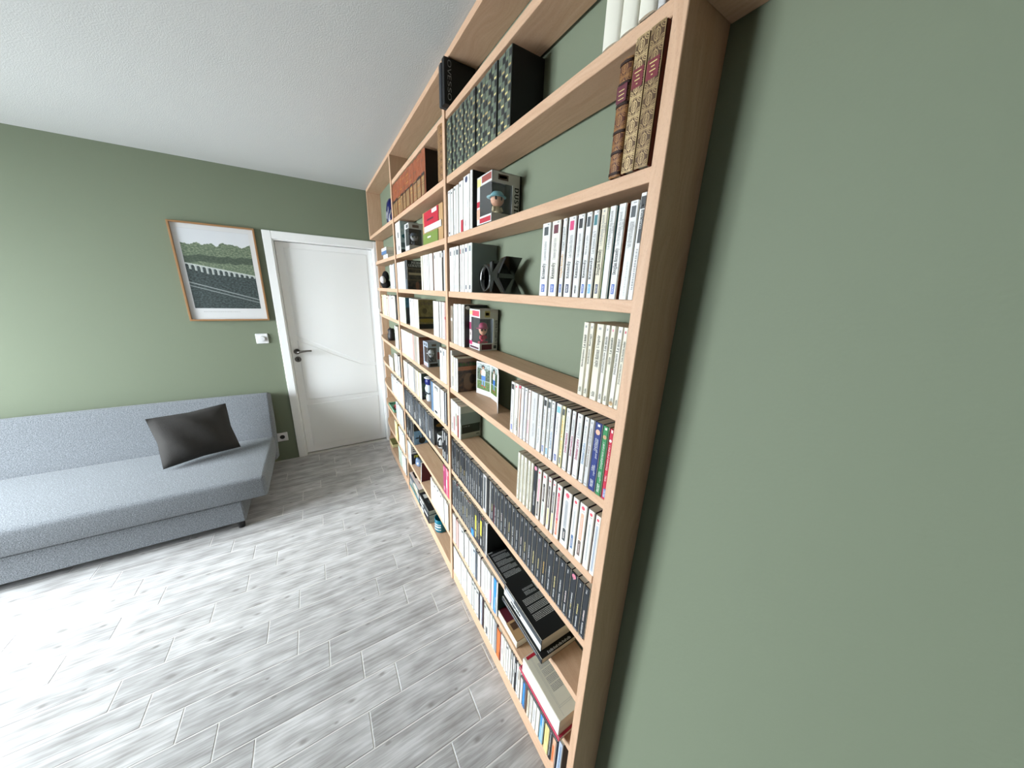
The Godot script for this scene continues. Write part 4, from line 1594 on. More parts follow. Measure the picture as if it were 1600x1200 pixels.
# folded card with two photographs of a boy on grass
func photo_card() -> void:
	var y := SHELF[6] + 0.0003
	var o := thing("photo_card", "folded white card with photographs of a boy on grass, nearest bay's sixth shelf", "photo card", Vector3(0, y, 0))
	var foot := [Vector2(-0.030, -0.990), Vector2(-0.006, -0.894), Vector2(-0.014, -0.818), Vector2(-0.070, -0.712)]
	var h := 0.152
	var photo := textured(picture(boy_on_grass()), 0.35)
	photo.resource_name = "photographic print"
	for i in 3:
		var a := Vector3(foot[i].x, 0, foot[i].y)
		var b := Vector3(foot[i + 1].x, 0, foot[i + 1].y)
		var side := (b - a).normalized()
		var n := Vector3.UP.cross(side)
		if n.x > 0:
			n = -n
		var st := begin()
		var t := n * 0.0008
		var c := [a, b, b + Vector3(0, h, 0), a + Vector3(0, h, 0)]
		face(st, c.map(func(p): return p + t), n)
		face(st, c.map(func(p): return p - t), -n)
		for k in 4:
			var j := (k + 1) % 4
			face(st, [c[k] - t, c[j] - t, c[j] + t, c[k] + t], (c[k] + c[j]) / 2 - (a + b) / 2 - Vector3(0, h / 2, 0))
		put(st, "card_panel", paint("white"), o)
		if i < 2:
			st = begin()
			var w := a.distance_to(b)
			var p0 := a + side * w * 0.05 + t * 1.3
			var p1 := b - side * w * 0.05 + t * 1.3
			face(st, [p0 + Vector3(0, h * 0.16, 0), p1 + Vector3(0, h * 0.16, 0), p1 + Vector3(0, h * 0.96, 0), p0 + Vector3(0, h * 0.96, 0)], n, [Vector2(0, 1), Vector2(1, 1), Vector2(1, 0), Vector2(0, 0)])
			put(st, "photograph", photo, o)


func boy_on_grass() -> Image:
	var im := Image.create(54, 80, false, Image.FORMAT_RGB8)
	var n := noise(91, 0.09, 3)
	for y in 80:
		for x in 54:
			var v := clampf(0.5 + n.get_noise_2d(x * 1.5, y * 1.5), 0, 1)
			im.set_pixel(x, y, Color("b4bcbc").lerp(Color("7a8a84"), v) if y < 12 + 8 * v else (Color("22301c").lerp(Color("5a6c50"), v) if y < 52 else Color("3e5420").lerp(Color("64803a"), v)))
	im.fill_rect(Rect2i(0, 50, 54, 3), Color("8c968c"))
	blob(im, 25, 9, 7, 6, Color("14100e"))
	blob(im, 25, 13, 4, 5, Color("a87a5c"))
	blob(im, 26, 26, 9, 10, Color("e4e6e8"))
	im.fill_rect(Rect2i(18, 24, 17, 12), Color("dfe2e6"))
	blob(im, 16, 26, 3, 8, Color("a87a5c"))
	im.fill_rect(Rect2i(19, 36, 16, 14), Color("3a6fc0"))
	im.fill_rect(Rect2i(20, 50, 5, 16), Color("6f90b8"))
	im.fill_rect(Rect2i(29, 50, 5, 17), Color("6f90b8"))
	blob(im, 21, 67, 4, 2, Color("b83a2c"))
	blob(im, 32, 69, 4, 2, Color("b83a2c"))
	return im


func mug(label: String, at: Vector3, r: float, h: float, m: Material, grip: Material, towards: Vector3, lettered: bool) -> void:
	var o := thing("mug", label, "mug", at)
	var st := begin()
	lathe(st, [Vector2(0, 0.0), Vector2(r * 0.86, 0.0), Vector2(r * 0.97, 0.004), Vector2(r, 0.012), Vector2(r, h - 0.002), Vector2(r - 0.002, h), Vector2(r - 0.004, h - 0.002), Vector2(r - 0.004, 0.006), Vector2(0, 0.005)], Vector3.ZERO, 32)
	put(st, "body", m, o)
	st = begin()
	var pts := []
	var radii := []
	var d := towards.normalized()
	for i in 9:
		var a := -PI / 2 + PI * i / 8
		pts.append(d * (r - 0.002 + cos(a) * 0.024) + Vector3(0, h * 0.52 + sin(a) * h * 0.30, 0))
		radii.append(0.0052)
	tube(st, pts, radii, 10)
	put(st, "handle", grip, o)
	if lettered:
		st = begin()
		rng.seed = 4
		for line in 3:
			var a := PI * 0.62
			while a < PI * 1.02:
				var l := rng.randf_range(0.06, 0.16)
				st.set_color(Color(0.8, 0.85, 0.85))
				var pts2 := []
				for q in [[a, 0], [a + l, 0], [a + l, 1], [a, 1]]:
					pts2.append(Vector3(cos(q[0]) * (r + 0.0004), h * (0.62 - 0.2 * line) + q[1] * (0.012 if line == 1 else 0.008), sin(q[0]) * (r + 0.0004)))
				face(st, pts2, Vector3(cos(a), 0, sin(a)))
				a += l + 0.05
		put(st, "lettering", printed, o).set_meta("kind", "stuff")


func leaning_book() -> void:
	var w := 0.010
	var o := make_book("paperback", "paperback", w, 0.172, 0.104, "white", "maroon", "")
	o.transform = Transform3D(Basis(Vector3.RIGHT, deg_to_rad(9)), Vector3(-0.111, SHELF[10] + 0.001, -1.752))
	o.set_meta("label", "white spined book with maroon cover leaning on white row, middle bay's tenth shelf")
	o.set_meta("category", "book")


func door_side_things() -> void:
	# blue and white bottle high up beside the upright
	var o := thing("perfume_bottle", "dark blue bottle with white streaks high in the door-side bay", "bottle", Vector3(-0.055, SHELF[2] + 0.0002, -2.40))
	var st := begin()
	lathe(st, [Vector2(0, 0), Vector2(0.040, 0.001), Vector2(0.046, 0.03), Vector2(0.046, 0.10), Vector2(0.040, 0.15), Vector2(0.024, 0.178), Vector2(0, 0.184)], Vector3.ZERO, 24)
	put(st, "body", plain(0.045, 0.065, 0.30, 0.25), o)
	st = begin()
	for q in [[2.2, 0.03, 0.10], [2.6, 0.02, 0.12], [3.1, 0.04, 0.09], [1.8, 0.01, 0.06]]:
		var pts := []
		for i in 5:
			var y: float = lerpf(q[1], q[2], i / 4.0)
			var a: float = q[0] + 0.12 * sin(i * 1.3)
			pts.append(Vector3(cos(a) * 0.0462, y, sin(a) * 0.0462))
		st = begin()
		tube(st, pts, [0.001, 0.0025, 0.003, 0.0025, 0.001], 6)
		put(st, "white_streak", paint("white"), o)

	# dark old volume standing against the wall, third shelf
	var b := make_book("old_book", "old_book", 0.030, 0.196, 0.075, "leatherdark", "leatherdark", "")
	b.position = Vector3(-0.085, SHELF[3] + 0.0002, -2.215)
	b.set_meta("label", "dark brown leather volume standing by the upright, door-side bay's third shelf")
	b.set_meta("category", "book")

	# black and white plush animal, fourth shelf
	o = thing("plush_toy", "black and white plush animal sitting on the door-side bay's fourth shelf", "plush toy", Vector3(-0.062, SHELF[4] + 0.0002, -2.83))
	st = begin()
	ball(st, Vector3(0, 0.040, 0), Vector3(0.042, 0.040, 0.075), 16)
	ball(st, Vector3(-0.004, 0.095, 0.050), Vector3(0.030, 0.050, 0.036), 14)
	ball(st, Vector3(-0.004, 0.020, -0.075), Vector3(0.018, 0.020, 0.030), 10)
	put(st, "body", plain(0.02, 0.017, 0.017, 0.95), o)
	st = begin()
	ball(st, Vector3(-0.030, 0.070, 0.058), Vector3(0.026, 0.032, 0.034), 14)
	put(st, "white_belly", plain(0.82, 0.80, 0.80, 0.95), o)

	# brown owl-like carving, sixth shelf
	o = thing("carved_owl", "dark brown carved owl beside white books, door-side bay's sixth shelf", "figurine", Vector3(-0.066, SHELF[6] + 0.0002, -2.70))
	st = begin()
	lathe(st, [Vector2(0, 0), Vector2(0.030, 0.001), Vector2(0.036, 0.03), Vector2(0.033, 0.060), Vector2(0.026, 0.072), Vector2(0.030, 0.088), Vector2(0.024, 0.106), Vector2(0, 0.110)], Vector3.ZERO, 18)
	for s in [-1.0, 1.0]:
		lathe(st, [Vector2(0.008, 0.098), Vector2(0.004, 0.112), Vector2(0.0, 0.120)], Vector3(-0.008, 0, s * 0.014), 8)
	put(st, "body", plain(0.075, 0.055, 0.05, 0.5), o)
	for s in [-1.0, 1.0]:
		st = begin()
		ball(st, Vector3(-0.026, 0.090, s * 0.011), Vector3(0.004, 0.008, 0.008), 10)
		put(st, "eye", plain(0.3, 0.28, 0.3, 0.4), o)

	# shallow green tray with a red toy, ninth shelf
	o = thing("tray", "shallow mint green tray on the door-side bay's ninth shelf", "tray", Vector3(-0.058, SHELF[9] + 0.0002, -2.76))
	st = begin()
	box(st, Vector3(-0.045, 0, -0.13), Vector3(0.045, 0.004, 0.13), 0.001)
	for s in [-1.0, 1.0]:
		box(st, Vector3(-0.045, 0.004, s * 0.128 - 0.002), Vector3(0.045, 0.020, s * 0.128 + 0.002), 0.001)
		box(st, Vector3(s * 0.043 - 0.002, 0.004, -0.126), Vector3(s * 0.043 + 0.002, 0.020, 0.126), 0.001)
	put(st, "dish", plain(0.42, 0.62, 0.52, 0.5), o)
	o = thing("toy_car", "small red and black toy car lying in the green tray", "toy car", Vector3(-0.058, SHELF[9] + 0.0046, -2.72))
	st = begin()
	box(st, Vector3(-0.020, 0.008, -0.050), Vector3(0.020, 0.026, 0.050), 0.006)
	box(st, Vector3(-0.017, 0.026, -0.026), Vector3(0.017, 0.044, 0.024), 0.008)
	put(st, "body", plain(0.50, 0.07, 0.05, 0.3), o)
	st = begin()
	for x in [-0.020, 0.020]:
		for z in [-0.030, 0.030]:
			st = begin()
			tube(st, [Vector3(x - 0.004, 0.010, z), Vector3(x + 0.004, 0.010, z)], [0.010, 0.010], 14)
			put(st, "wheel", paint("ink"), o)

	# tray of small things on the bottom shelf
	o = thing("game_box", "small yellow and green game box lying on the door-side bay's bottom shelf", "box", Vector3(-0.062, SHELF[11] + 0.0002, -2.88))
	st = begin()
	box(st, Vector3(-0.045, 0, -0.07), Vector3(0.05, 0.035, 0.07), 0.002)
	put(st, "carton", paint("butter"), o)
	st = begin()
	box(st, Vector3(-0.046, 0.0352, -0.071), Vector3(0.051, 0.045, 0.071), 0.002)
	put(st, "lid", paint("olive"), o)


func shelve_books() -> void:
	run("near", 2, "left", "hardback", [
		[-1.1166,-1.0945,0.187,-0.1094,"chequer","black","dark green gilt chequered volume","x"],
		[-1.0945,-1.0570,0.187,-0.1115,"chequer","black","dark green gilt chequered volume","x"],
		[-1.0570,-1.0221,0.187,-0.1094,"chequer","black","dark green gilt chequered volume","x"],
		[-1.0221,-0.9836,0.187,-0.1084,"chequer","black","dark green gilt chequered volume","x"],
		[-0.9836,-0.9449,0.187,-0.1099,"chequer","black","dark green gilt chequered volume","x"],
		[-0.9449,-0.9144,0.187,-0.1089,"chequer","black","dark green gilt chequered volume","x"],
		[-0.9144,-0.8847,0.187,-0.1092,"chequer","black","dark green gilt chequered volume","x"],
		[-0.8847,-0.8429,0.187,-0.1119,"chequer","black","dark green gilt chequered volume","x"],
		[-0.8429,-0.8095,0.187,-0.1089,"chequer","black","dark green gilt chequered volume","x"],
		[-0.8095,-0.7766,0.187,-0.1096,"chequer","black","dark green gilt chequered volume","x"],
		[-0.7766,-0.7324,0.187,-0.1109,"chequer","black","dark green gilt chequered volume","x"],
		[-0.7324,-0.6959,0.187,-0.1121,"chequer","black","dark green gilt chequered volume","x"],
		[-0.6959,-0.6541,0.187,-0.1084,"chequer","black","dark green gilt chequered volume","x"],
		[-0.6541,-0.6176,0.187,-0.1101,"chequer","black","dark green gilt chequered volume","x"]])
	run("near", 2, "right", "rounded_book", [
		[-0.2755,-0.2353,0.192,-0.1130,"vellum","vellum","tall white rounded spine volume","r,.08,.13,-.12,.12,leaf"],
		[-0.2332,-0.1967,0.193,-0.1130,"vellum","vellum","middle white rounded spine volume","r,.1,.15,-.12,.12,leaf"],
		[-0.1918,-0.1577,0.193,-0.1160,"vellum","vellum","wide white rounded spine volume","r,.1,.14,-.12,.12,leaf"],
		[-0.1577,-0.1428,0.190,-0.1130,"pearl","pearl","grey white rounded spine volume","r,.1,.14,-.12,.12,leaf"]])
	run("near", 3, "left", "paperback", [
		[-1.1106,-1.0824,0.170,-0.1110,"white","white","thin white paperback","r,.04,.09,-.2,.2,plum;r,.94,.97,-.2,.2,plum"],
		[-1.0814,-1.0542,0.170,-0.1110,"white","plum","thin white paperback","r,.9,.94,-.2,.2,ink;g,.3,.6,grey,0,.3"],
		[-1.0485,-1.0233,0.172,-0.1110,"white","grey","thin white paperback","g,.06,.2,ink,0,.4;r,.92,.96,-.2,.2,ink"],
		[-1.0224,-0.9981,0.172,-0.1110,"white","white","thin white paperback","g,.3,.7,pale,0,.3"],
		[-0.9927,-0.9515,0.175,-0.1110,"white","grey","white paperback with red foot","r,.0,.24,0,.5,crimson;r,.9,.95,-.25,-.05,ink"],
		[-0.9490,-0.8913,0.182,-0.1110,"white","white","thick white paperback","d,.93,navy,.3;g,.08,.2,ink,-.1,.2;g,.42,.55,grey,.2,.15"],
		[-0.8883,-0.8686,0.188,-0.1110,"white","black","white spined book with black cover",""]])
	run("near", 3, "right", "leather_book", [
		[-0.2175,-0.1892,0.183,-0.1190,"leather","leather","small red brown ribbed leather book","x"],
		[-0.1845,-0.1579,0.200,-0.1210,"gilt","leather","gold tooled leather book with red label","x"],
		[-0.1558,-0.1280,0.200,-0.1210,"bronze","leather","wide brown gilt book with red label","x"]])
	run("near", 4, "left", "paperback", [
		[-1.1031,-1.0532,0.178,-0.1110,"white","white","white pocket paperback","r,.82,.92,-.3,-.1,ink;r,.06,.16,-.3,.3,pale;g,.25,.4,grey,0,.4"],
		[-1.0524,-1.0347,0.178,-0.1110,"white","white","thin white pocket paperback","r,.82,.92,-.3,.3,grey;r,.06,.16,-.3,.3,pale"],
		[-1.0340,-0.9990,0.178,-0.1110,"white","ink","white pocket paperback","r,.82,.93,-.2,.3,slate;r,.06,.16,-.3,.3,pale;g,.25,.4,grey,0,.4"],
		[-0.9886,-0.9682,0.178,-0.1110,"white","white","thin white pocket paperback","r,.82,.92,-.2,.2,brick;r,.06,.16,-.3,.3,pale"],
		[-0.9675,-0.9417,0.178,-0.1110,"white","grey","white pocket paperback","r,.82,.92,-.1,.2,ink;r,.06,.16,-.3,.3,pale"],
		[-0.9411,-0.9068,0.178,-0.1110,"white","navy","white pocket paperback with blue picture","r,.84,.92,-.2,.2,navy;r,.06,.15,-.15,.15,slate"],
		[-0.9055,-0.8704,0.178,-0.1110,"white","misty","white pocket paperback with grey green cover","r,.84,.95,-.2,.2,mist;r,.06,.15,-.15,.15,slate"]])
	run("near", 4, "right", "paperback", [
		[-0.4333,-0.3977,0.177,-0.1110,"white","grey","white paperback with grey street picture","r,.97,.985,.1,.3,grey;r,.84,.95,-.24,.24,graphite;p,cobalt;t,Kennedy,0.24,0.46,ink,0,.5,serif;t,La poursuite du bonheur,0.50,0.76,grey,.02,.42,serif"],
		[-0.3943,-0.3586,0.177,-0.1110,"ivory","brown","offwhite paperback with dark red picture","r,.97,.985,.1,.3,grey;r,.84,.95,-.24,.24,maroon;p,cobalt;t,Kennedy,0.24,0.46,ink,0,.5,serif;t,L'homme qui voulait vivre,0.50,0.78,grey,.02,.42,serif"],
		[-0.3528,-0.3363,0.177,-0.1110,"white","black","thin white paperback with orange author","r,.97,.985,.1,.3,grey;p,cobalt;t,Douglas Kennedy,.25,.56,amber,0,.6,serif;t,Piège nuptial,.6,.9,grey,0,.55,serif"],
		[-0.3329,-0.3052,0.177,-0.1110,"white","plum","white paperback with pink picture","r,.97,.985,.1,.3,grey;r,.84,.95,-.24,.24,fuchsia;p,navy;t,Kennedy,0.24,0.46,ink,0,.5,serif;t,Les charmes discrets,0.50,0.78,grey,.02,.42,serif"],
		[-0.3017,-0.2780,0.177,-0.1110,"white","black","white paperback with snowy tree picture","r,.97,.985,.1,.3,grey;r,.84,.95,-.24,.24,ink;p,white;t,Kennedy,0.24,0.46,ink,0,.5,serif;t,Une relation dangereuse,0.50,0.78,grey,.02,.42,serif;g,.05,.16,ink,0,.5"],
		[-0.2750,-0.2560,0.177,-0.1110,"white","brown","white paperback with blue badge and street picture","r,.97,.985,.1,.3,grey;r,.84,.95,-.24,.24,graphite;p,cobalt;t,Kennedy,0.24,0.46,ink,0,.5,serif;t,Rien ne va plus,0.52,0.74,grey,.02,.42,serif"],
		[-0.2542,-0.2360,0.177,-0.1110,"white","black","white paperback with sky blue badge","r,.97,.985,.1,.3,grey;r,.84,.95,-.24,.24,teal;p,sky;t,Kennedy,0.22,0.48,ink,0,.5,serif;t,La femme du V,0.52,0.78,grey,.02,.42,serif"],
		[-0.2325,-0.2136,0.177,-0.1110,"cream","butter","pale yellow paperback","r,.96,.98,-.1,.1,grey;p,navy;t,Douglas Kennedy,.27,.56,ink,0,.62,serif;t,La Symphonie du hasard,.6,.93,grey,-.02,.44,serif;t,Livre 1,.74,.84,grey,.26,.3,serif"],
		[-0.2100,-0.1917,0.177,-0.1110,"white","teal","white paperback with tall grey title","t,La Symphonie du hasard,.55,.95,grey,-.04,.42,serif;t,Livre 2,.72,.82,grey,.26,.3,serif;r,.05,.17,-.2,.25,paper"],
		[-0.1877,-0.1678,0.177,-0.1110,"white","rust","white paperback with bold blue badge","d,.95,paper,.3;p,cobalt;t,Douglas Kennedy,.27,.55,ink,0,.56,serif;t,La Symphonie du hasard,.58,.92,grey,-.02,.42,serif;t,Livre 3,.74,.84,grey,.27,.3,serif"],
		[-0.1609,-0.1400,0.177,-0.1110,"white","slate","thick white paperback with portrait picture","r,.84,.95,-.24,.24,graphite;r,.975,.985,-.1,.25,grey;t,Les charmes discrets,.54,.8,grey,-.12,.3,serif;t,de la vie conjugale,.55,.8,grey,.14,.3,serif;g,.04,.4,pale,.1,.3"],
		[-0.1392,-0.1249,0.186,-0.1110,"white","ink","tall white paperback with black title panel","r,.86,.97,-.3,.4,ink;g,.88,.9,white,.05,.4;r,.55,.85,-.1,.4,ink;t,COLLECTION,.68,.84,white,.1,.3,sans;g,.1,.5,grey,.1,.6"]])
	run("near", 5, "left", "paperback", [
		[-1.1011,-1.0744,0.165,-0.1110,"taupe","white","short grey spined paperback","r,.6,.68,-.3,.3,white;g,.75,.9,brown,0,.3"],
		[-1.0649,-1.0377,0.175,-0.1110,"white","white","white paperback with mauve edge","g,.2,.6,pale,0,.3"],
		[-1.0370,-1.0166,0.175,-0.1110,"white","grey","thin white paperback","g,.1,.2,grey,0,.4"],
		[-1.0129,-0.9751,0.177,-0.1110,"white","white","wide white paperback","g,.4,.7,pale,0,.3"],
		[-0.9709,-0.9472,0.177,-0.1110,"white","noir_dots","white spined paperback with black dotted cover","g,.06,.95,ink,.3,.25"]])
	run("near", 5, "right", "paperback", [
		[-0.2500,-0.2318,0.174,-0.1110,"folio","folio","cream paperback with upright script title","t,folio,.05,.12,ink,0,.42,serif;t,Pierre Bergounioux,0.40,0.64,ink,0,.46,serif;t,La casse,0.66,0.84,ink,0,.46,serif;r,.93,.96,-.15,.15,grey"],
		[-0.2299,-0.2159,0.174,-0.1110,"folio","sand","thin cream paperback","t,folio,.05,.12,ink,0,.42,serif;t,René Barjavel,0.46,0.66,ink,0,.46,serif;t,Ravage,0.70,0.86,ink,0,.46,serif;r,.93,.96,-.15,.15,grey"],
		[-0.2099,-0.1866,0.174,-0.1110,"folio","folio","wide cream paperback","t,folio,.05,.12,ink,0,.42,serif;t,André Malraux,0.45,0.68,ink,0,.46,serif;t,L'espoir,0.70,0.86,ink,0,.46,serif;r,.93,.96,-.15,.15,grey"],
		[-0.1842,-0.1705,0.174,-0.1110,"ivory","folio","greyer cream paperback","t,folio,.05,.12,ink,0,.42,serif;t,Jean-Paul Sartre,0.40,0.66,ink,0,.46,serif;t,Les mots,0.68,0.86,ink,0,.46,serif;r,.93,.96,-.15,.15,grey"],
		[-0.1691,-0.1552,0.174,-0.1110,"folio","folio","cream paperback with pink number","t,folio,.05,.12,ink,0,.42,serif;t,Sartre,0.53,0.62,ink,0,.46,serif;t,La nausée,0.66,0.86,ink,0,.46,serif;r,.93,.96,-.15,.15,blossom"],
		[-0.1513,-0.1365,0.174,-0.1110,"ivory","folio","cream paperback with stained foot","t,folio,.05,.12,ink,0,.42,serif;t,Jean-Paul Sartre,0.42,0.68,ink,0,.46,serif;t,Le mur,0.70,0.86,ink,0,.46,serif;r,.93,.96,-.15,.15,grey;d,.05,stain,.6"],
		[-0.1359,-0.1244,0.174,-0.1110,"folio","folio","cream paperback with red number","t,folio,.05,.12,ink,0,.42,serif;t,Jean-Paul Sartre,0.32,0.57,ink,0,.46,serif;t,Les mains sales,0.60,0.84,ink,0,.46,serif;r,.93,.96,-.15,.15,rose"]])
	run("near", 6, "left", "paperback", [
		[-1.1107,-1.0954,0.185,-0.1110,"white","white","tall thin white paperback",""],
		[-1.0945,-1.0728,0.165,-0.1110,"cream","brown","cream spined paperback","r,.1,.4,-.2,.3,grey;g,.5,.8,taupe,0,.3"],
		[-1.0720,-1.0483,0.160,-0.1110,"white","cream","white spined paperback","g,.1,.5,pale,0,.3"],
		[-1.0435,-1.0230,0.160,-0.1110,"white","picture_brown","white spined paperback with brown picture cover",""]])
	run("near", 6, "right+9", "paperback", [
		[-0.5552,-0.5324,0.178,-0.1110,"white","white","white paperback with black thumbnail and violet badge","r,.86,.96,-.3,.3,ink;g,.2,.45,grey,0,.42;g,.5,.8,grey,-.05,.36;p,violet"],
		[-0.5319,-0.5081,0.178,-0.1110,"ivory","ivory","white paperback with brownish title","r,.92,.96,-.25,.0,rose;g,.15,.4,grey,-.1,.4;g,.1,.35,ink,.3,.4;g,.5,.85,sand,0,.5"],
		[-0.5060,-0.4957,0.178,-0.1110,"blush","orange","very thin pinkish paperback","r,.94,.99,-.5,.5,rose;r,.2,.85,.2,.5,peach"],
		[-0.4945,-0.4769,0.178,-0.1110,"white","lilac","white paperback with lilac print","r,.95,.97,-.15,.15,ink;g,.2,.45,lilac,0,.42;g,.5,.8,pale,-.05,.36;r,.04,.06,-.2,.2,grey"],
		[-0.4745,-0.4579,0.178,-0.1110,"white","navy","white paperback with blue print","r,.95,.97,-.15,.15,ink;g,.2,.45,lilac,0,.42;g,.5,.8,lilac,-.05,.36;r,.04,.06,-.2,.2,grey"],
		[-0.4559,-0.4394,0.178,-0.1110,"blush","white","white paperback with faint pink title","r,.95,.97,-.15,.15,ink;g,.2,.45,blossom,0,.42;g,.5,.8,pale,-.05,.36;r,.04,.06,-.2,.2,grey"],
		[-0.4390,-0.4055,0.178,-0.1110,"pearl","pearl","very wide white paperback","t,Anna Gavalda,.2,.45,grey,.05,.22,serif;g,.5,.9,grey,.05,.2"],
		[-0.4026,-0.3797,0.178,-0.1110,"white","ink","white paperback with cream foot","t,Philippe Besson,.14,.42,grey,0,.42,serif;g,.46,.76,grey,0,.36"],
		[-0.3769,-0.3594,0.178,-0.1110,"white","black","white paperback with street thumbnail and indigo badge","r,.86,.96,-.3,.3,ink;g,.2,.45,grey,0,.42;g,.5,.8,grey,-.05,.36;p,indigo"],
		[-0.3570,-0.3427,0.178,-0.1110,"white","teal","white paperback with black thumbnail and sky badge","r,.86,.96,-.3,.3,graphite;g,.2,.45,grey,0,.42;g,.5,.8,grey,-.05,.36;p,sky"],
		[-0.3418,-0.3256,0.178,-0.1110,"white","navy","white paperback with slate author","r,.95,.97,-.15,.15,ink;t,Bernard Werber,.2,.5,steel,0,.5,serif;g,.55,.9,grey,0,.4;r,.03,.05,-.2,.2,grey"],
		[-0.3212,-0.2989,0.178,-0.1110,"white","white","white paperback with sea thumbnail","r,.86,.96,-.3,.3,seafoam;g,.2,.45,pale,0,.42;g,.5,.8,grey,-.05,.36;p,indigo"]])
	run("near", 6, "right", "paperback", [
		[-0.2957,-0.2829,0.178,-0.1110,"butter","moss","yellow spined paperback with dark blue badge","r,.86,.96,-.3,.3,graphite;g,.2,.45,amber,0,.42;g,.5,.8,amber,-.05,.36;p,navy"],
		[-0.2807,-0.2623,0.178,-0.1110,"white","black","white paperback with magenta author","r,.94,.97,-.15,.15,grey;t,David Foenkinos,.3,.62,magenta,0,.5,bold;t,Je vais mieux,.64,.88,grey,0,.46,serif;r,.03,.045,-.25,.25,grey"],
		[-0.2585,-0.2435,0.178,-0.1110,"white","plum","white paperback with second magenta author","r,.94,.97,-.15,.15,grey;t,David Foenkinos,.3,.62,magenta,0,.5,bold;t,La délicatesse,.64,.88,grey,0,.46,serif;r,.03,.045,-.25,.25,grey"],
		[-0.2401,-0.2189,0.178,-0.1110,"white","black","wide white paperback with magenta author","r,.94,.97,-.15,.15,grey;t,Emmanuel Carrère,.3,.62,magenta,0,.5,bold;t,Limonov,.64,.88,grey,0,.46,serif;r,.03,.045,-.25,.25,grey"],
		[-0.2148,-0.1982,0.178,-0.1110,"white","black","white paperback with faint blue author","r,.94,.97,-.15,.15,grey;t,Emmanuel Carrère,.3,.62,steel,0,.5,bold;t,La classe de neige,.64,.88,grey,0,.46,serif;r,.03,.045,-.25,.25,grey"],
		[-0.1970,-0.1819,0.178,-0.1110,"pearl","pearl","white paperback with grey brown author","r,.94,.97,-.15,.15,grey;t,Romain Gary,.3,.62,taupe,0,.5,bold;t,Clair de femme,.64,.88,grey,0,.46,serif;r,.03,.045,-.25,.25,grey"],
		[-0.1799,-0.1574,0.178,-0.1110,"royal","royal","navy blue paperback with white title","r,.95,.98,-.1,.2,white;d,.87,peach,.5;t,Quelqu’un,.6,.78,white,-.1,.34,sans;t,pour qui trembler,.5,.78,white,.14,.34,sans;t,Gilles,.3,.38,white,-.12,.3,sans;t,Legardinier,.24,.4,white,.14,.3,sans;t,POCKET,.06,.17,white,0,.4,bold"],
		[-0.1560,-0.1383,0.178,-0.1110,"emerald","emerald","green paperback with white title","r,.95,.98,-.1,.2,white;d,.85,tan,.5;t,Complètement cramé !,.4,.78,white,.05,.45,sans;t,Gilles,.27,.35,white,-.16,.3,sans;t,Legardinier,.2,.36,white,.12,.3,sans;t,POCKET,.05,.17,white,0,.42,bold"],
		[-0.1364,-0.1242,0.178,-0.1110,"ruby","ruby","red paperback with white title","r,.95,.99,-.1,.3,blush;d,.84,white,.5;t,Demain j’arrête !,.43,.78,white,.05,.5,sans;t,Gilles,.27,.35,white,.05,.4,sans;r,.03,.16,-.1,.5,cobalt;t,POCKET,.04,.15,white,.2,.45,bold"]])
	run("near", 7, "left", "paperback", [
		[-1.1166,-1.0869,0.172,-0.1110,"ivory","ivory","ivory paperback with dark stripe","r,.1,.3,.0,.3,slate;g,.4,.8,grey,0,.3"],
		[-1.0861,-1.0552,0.170,-0.1110,"white","white","white paperback with brick stripe","r,.1,.55,-.2,.2,brick"],
		[-1.0544,-1.0344,0.168,-0.1110,"white","white","white paperback with olive stripe","r,.3,.7,-.2,.2,olive"],
		[-1.0336,-1.0165,0.166,-0.1110,"brick","white","thin brick red striped paperback","r,.7,1,-.5,.5,white"],
		[-1.0156,-0.9949,0.166,-0.1110,"white","picture_field","white spined paperback with field picture cover",""]])
	run("near", 7, "right+6", "paperback", [
		[-0.4949,-0.4799,0.178,-0.1110,"folio","folio","thin ivory paperback","t,folio,.05,.1,grey,0,.35,serif;g,.2,.9,grey,0,.35"],
		[-0.4765,-0.4600,0.178,-0.1110,"folio","folio","thin ivory paperback","t,folio,.05,.1,grey,0,.35,serif;g,.2,.9,grey,0,.35"],
		[-0.4567,-0.4402,0.178,-0.1110,"folio","folio","thin ivory paperback","t,folio,.05,.1,grey,0,.35,serif;g,.2,.9,grey,0,.35"],
		[-0.4353,-0.4202,0.178,-0.1110,"folio","folio","thin ivory paperback","t,folio,.05,.1,grey,0,.35,serif;g,.2,.9,grey,0,.35"],
		[-0.4171,-0.4046,0.178,-0.1110,"folio","folio","thin ivory paperback","t,folio,.05,.1,grey,0,.35,serif;g,.2,.9,grey,0,.35"],
		[-0.4016,-0.3827,0.178,-0.1110,"coal","black","slim black paperback with pink disc","d,.95,blossom,.6;g,.2,.5,pale,0,.35"],
		[-0.3811,-0.3620,0.178,-0.1110,"warm","brown","white paperback with pink and black bars","d,.93,coral,.34;r,.875,.885,-.1,.2,grey;c,0.37,0.82,blossom;c,0.06,0.36,ink"],
		[-0.3569,-0.3347,0.178,-0.1110,"warm","warm","white paperback with black bar above pale green","d,.93,coral,.34;r,.875,.885,-.1,.2,grey;c,0.45,0.80,ink;c,0.12,0.44,mint"],
		[-0.3286,-0.3126,0.178,-0.1110,"warm","plum","white paperback with black bar above yellow","d,.93,coral,.34;r,.875,.885,-.1,.2,grey;c,0.42,0.84,ink;c,0.08,0.41,maize"],
		[-0.3086,-0.2927,0.178,-0.1110,"warm","plum","second white paperback with black bar above yellow","d,.93,coral,.34;r,.875,.885,-.1,.2,grey;c,0.40,0.80,graphite;c,0.05,0.39,maize"]])
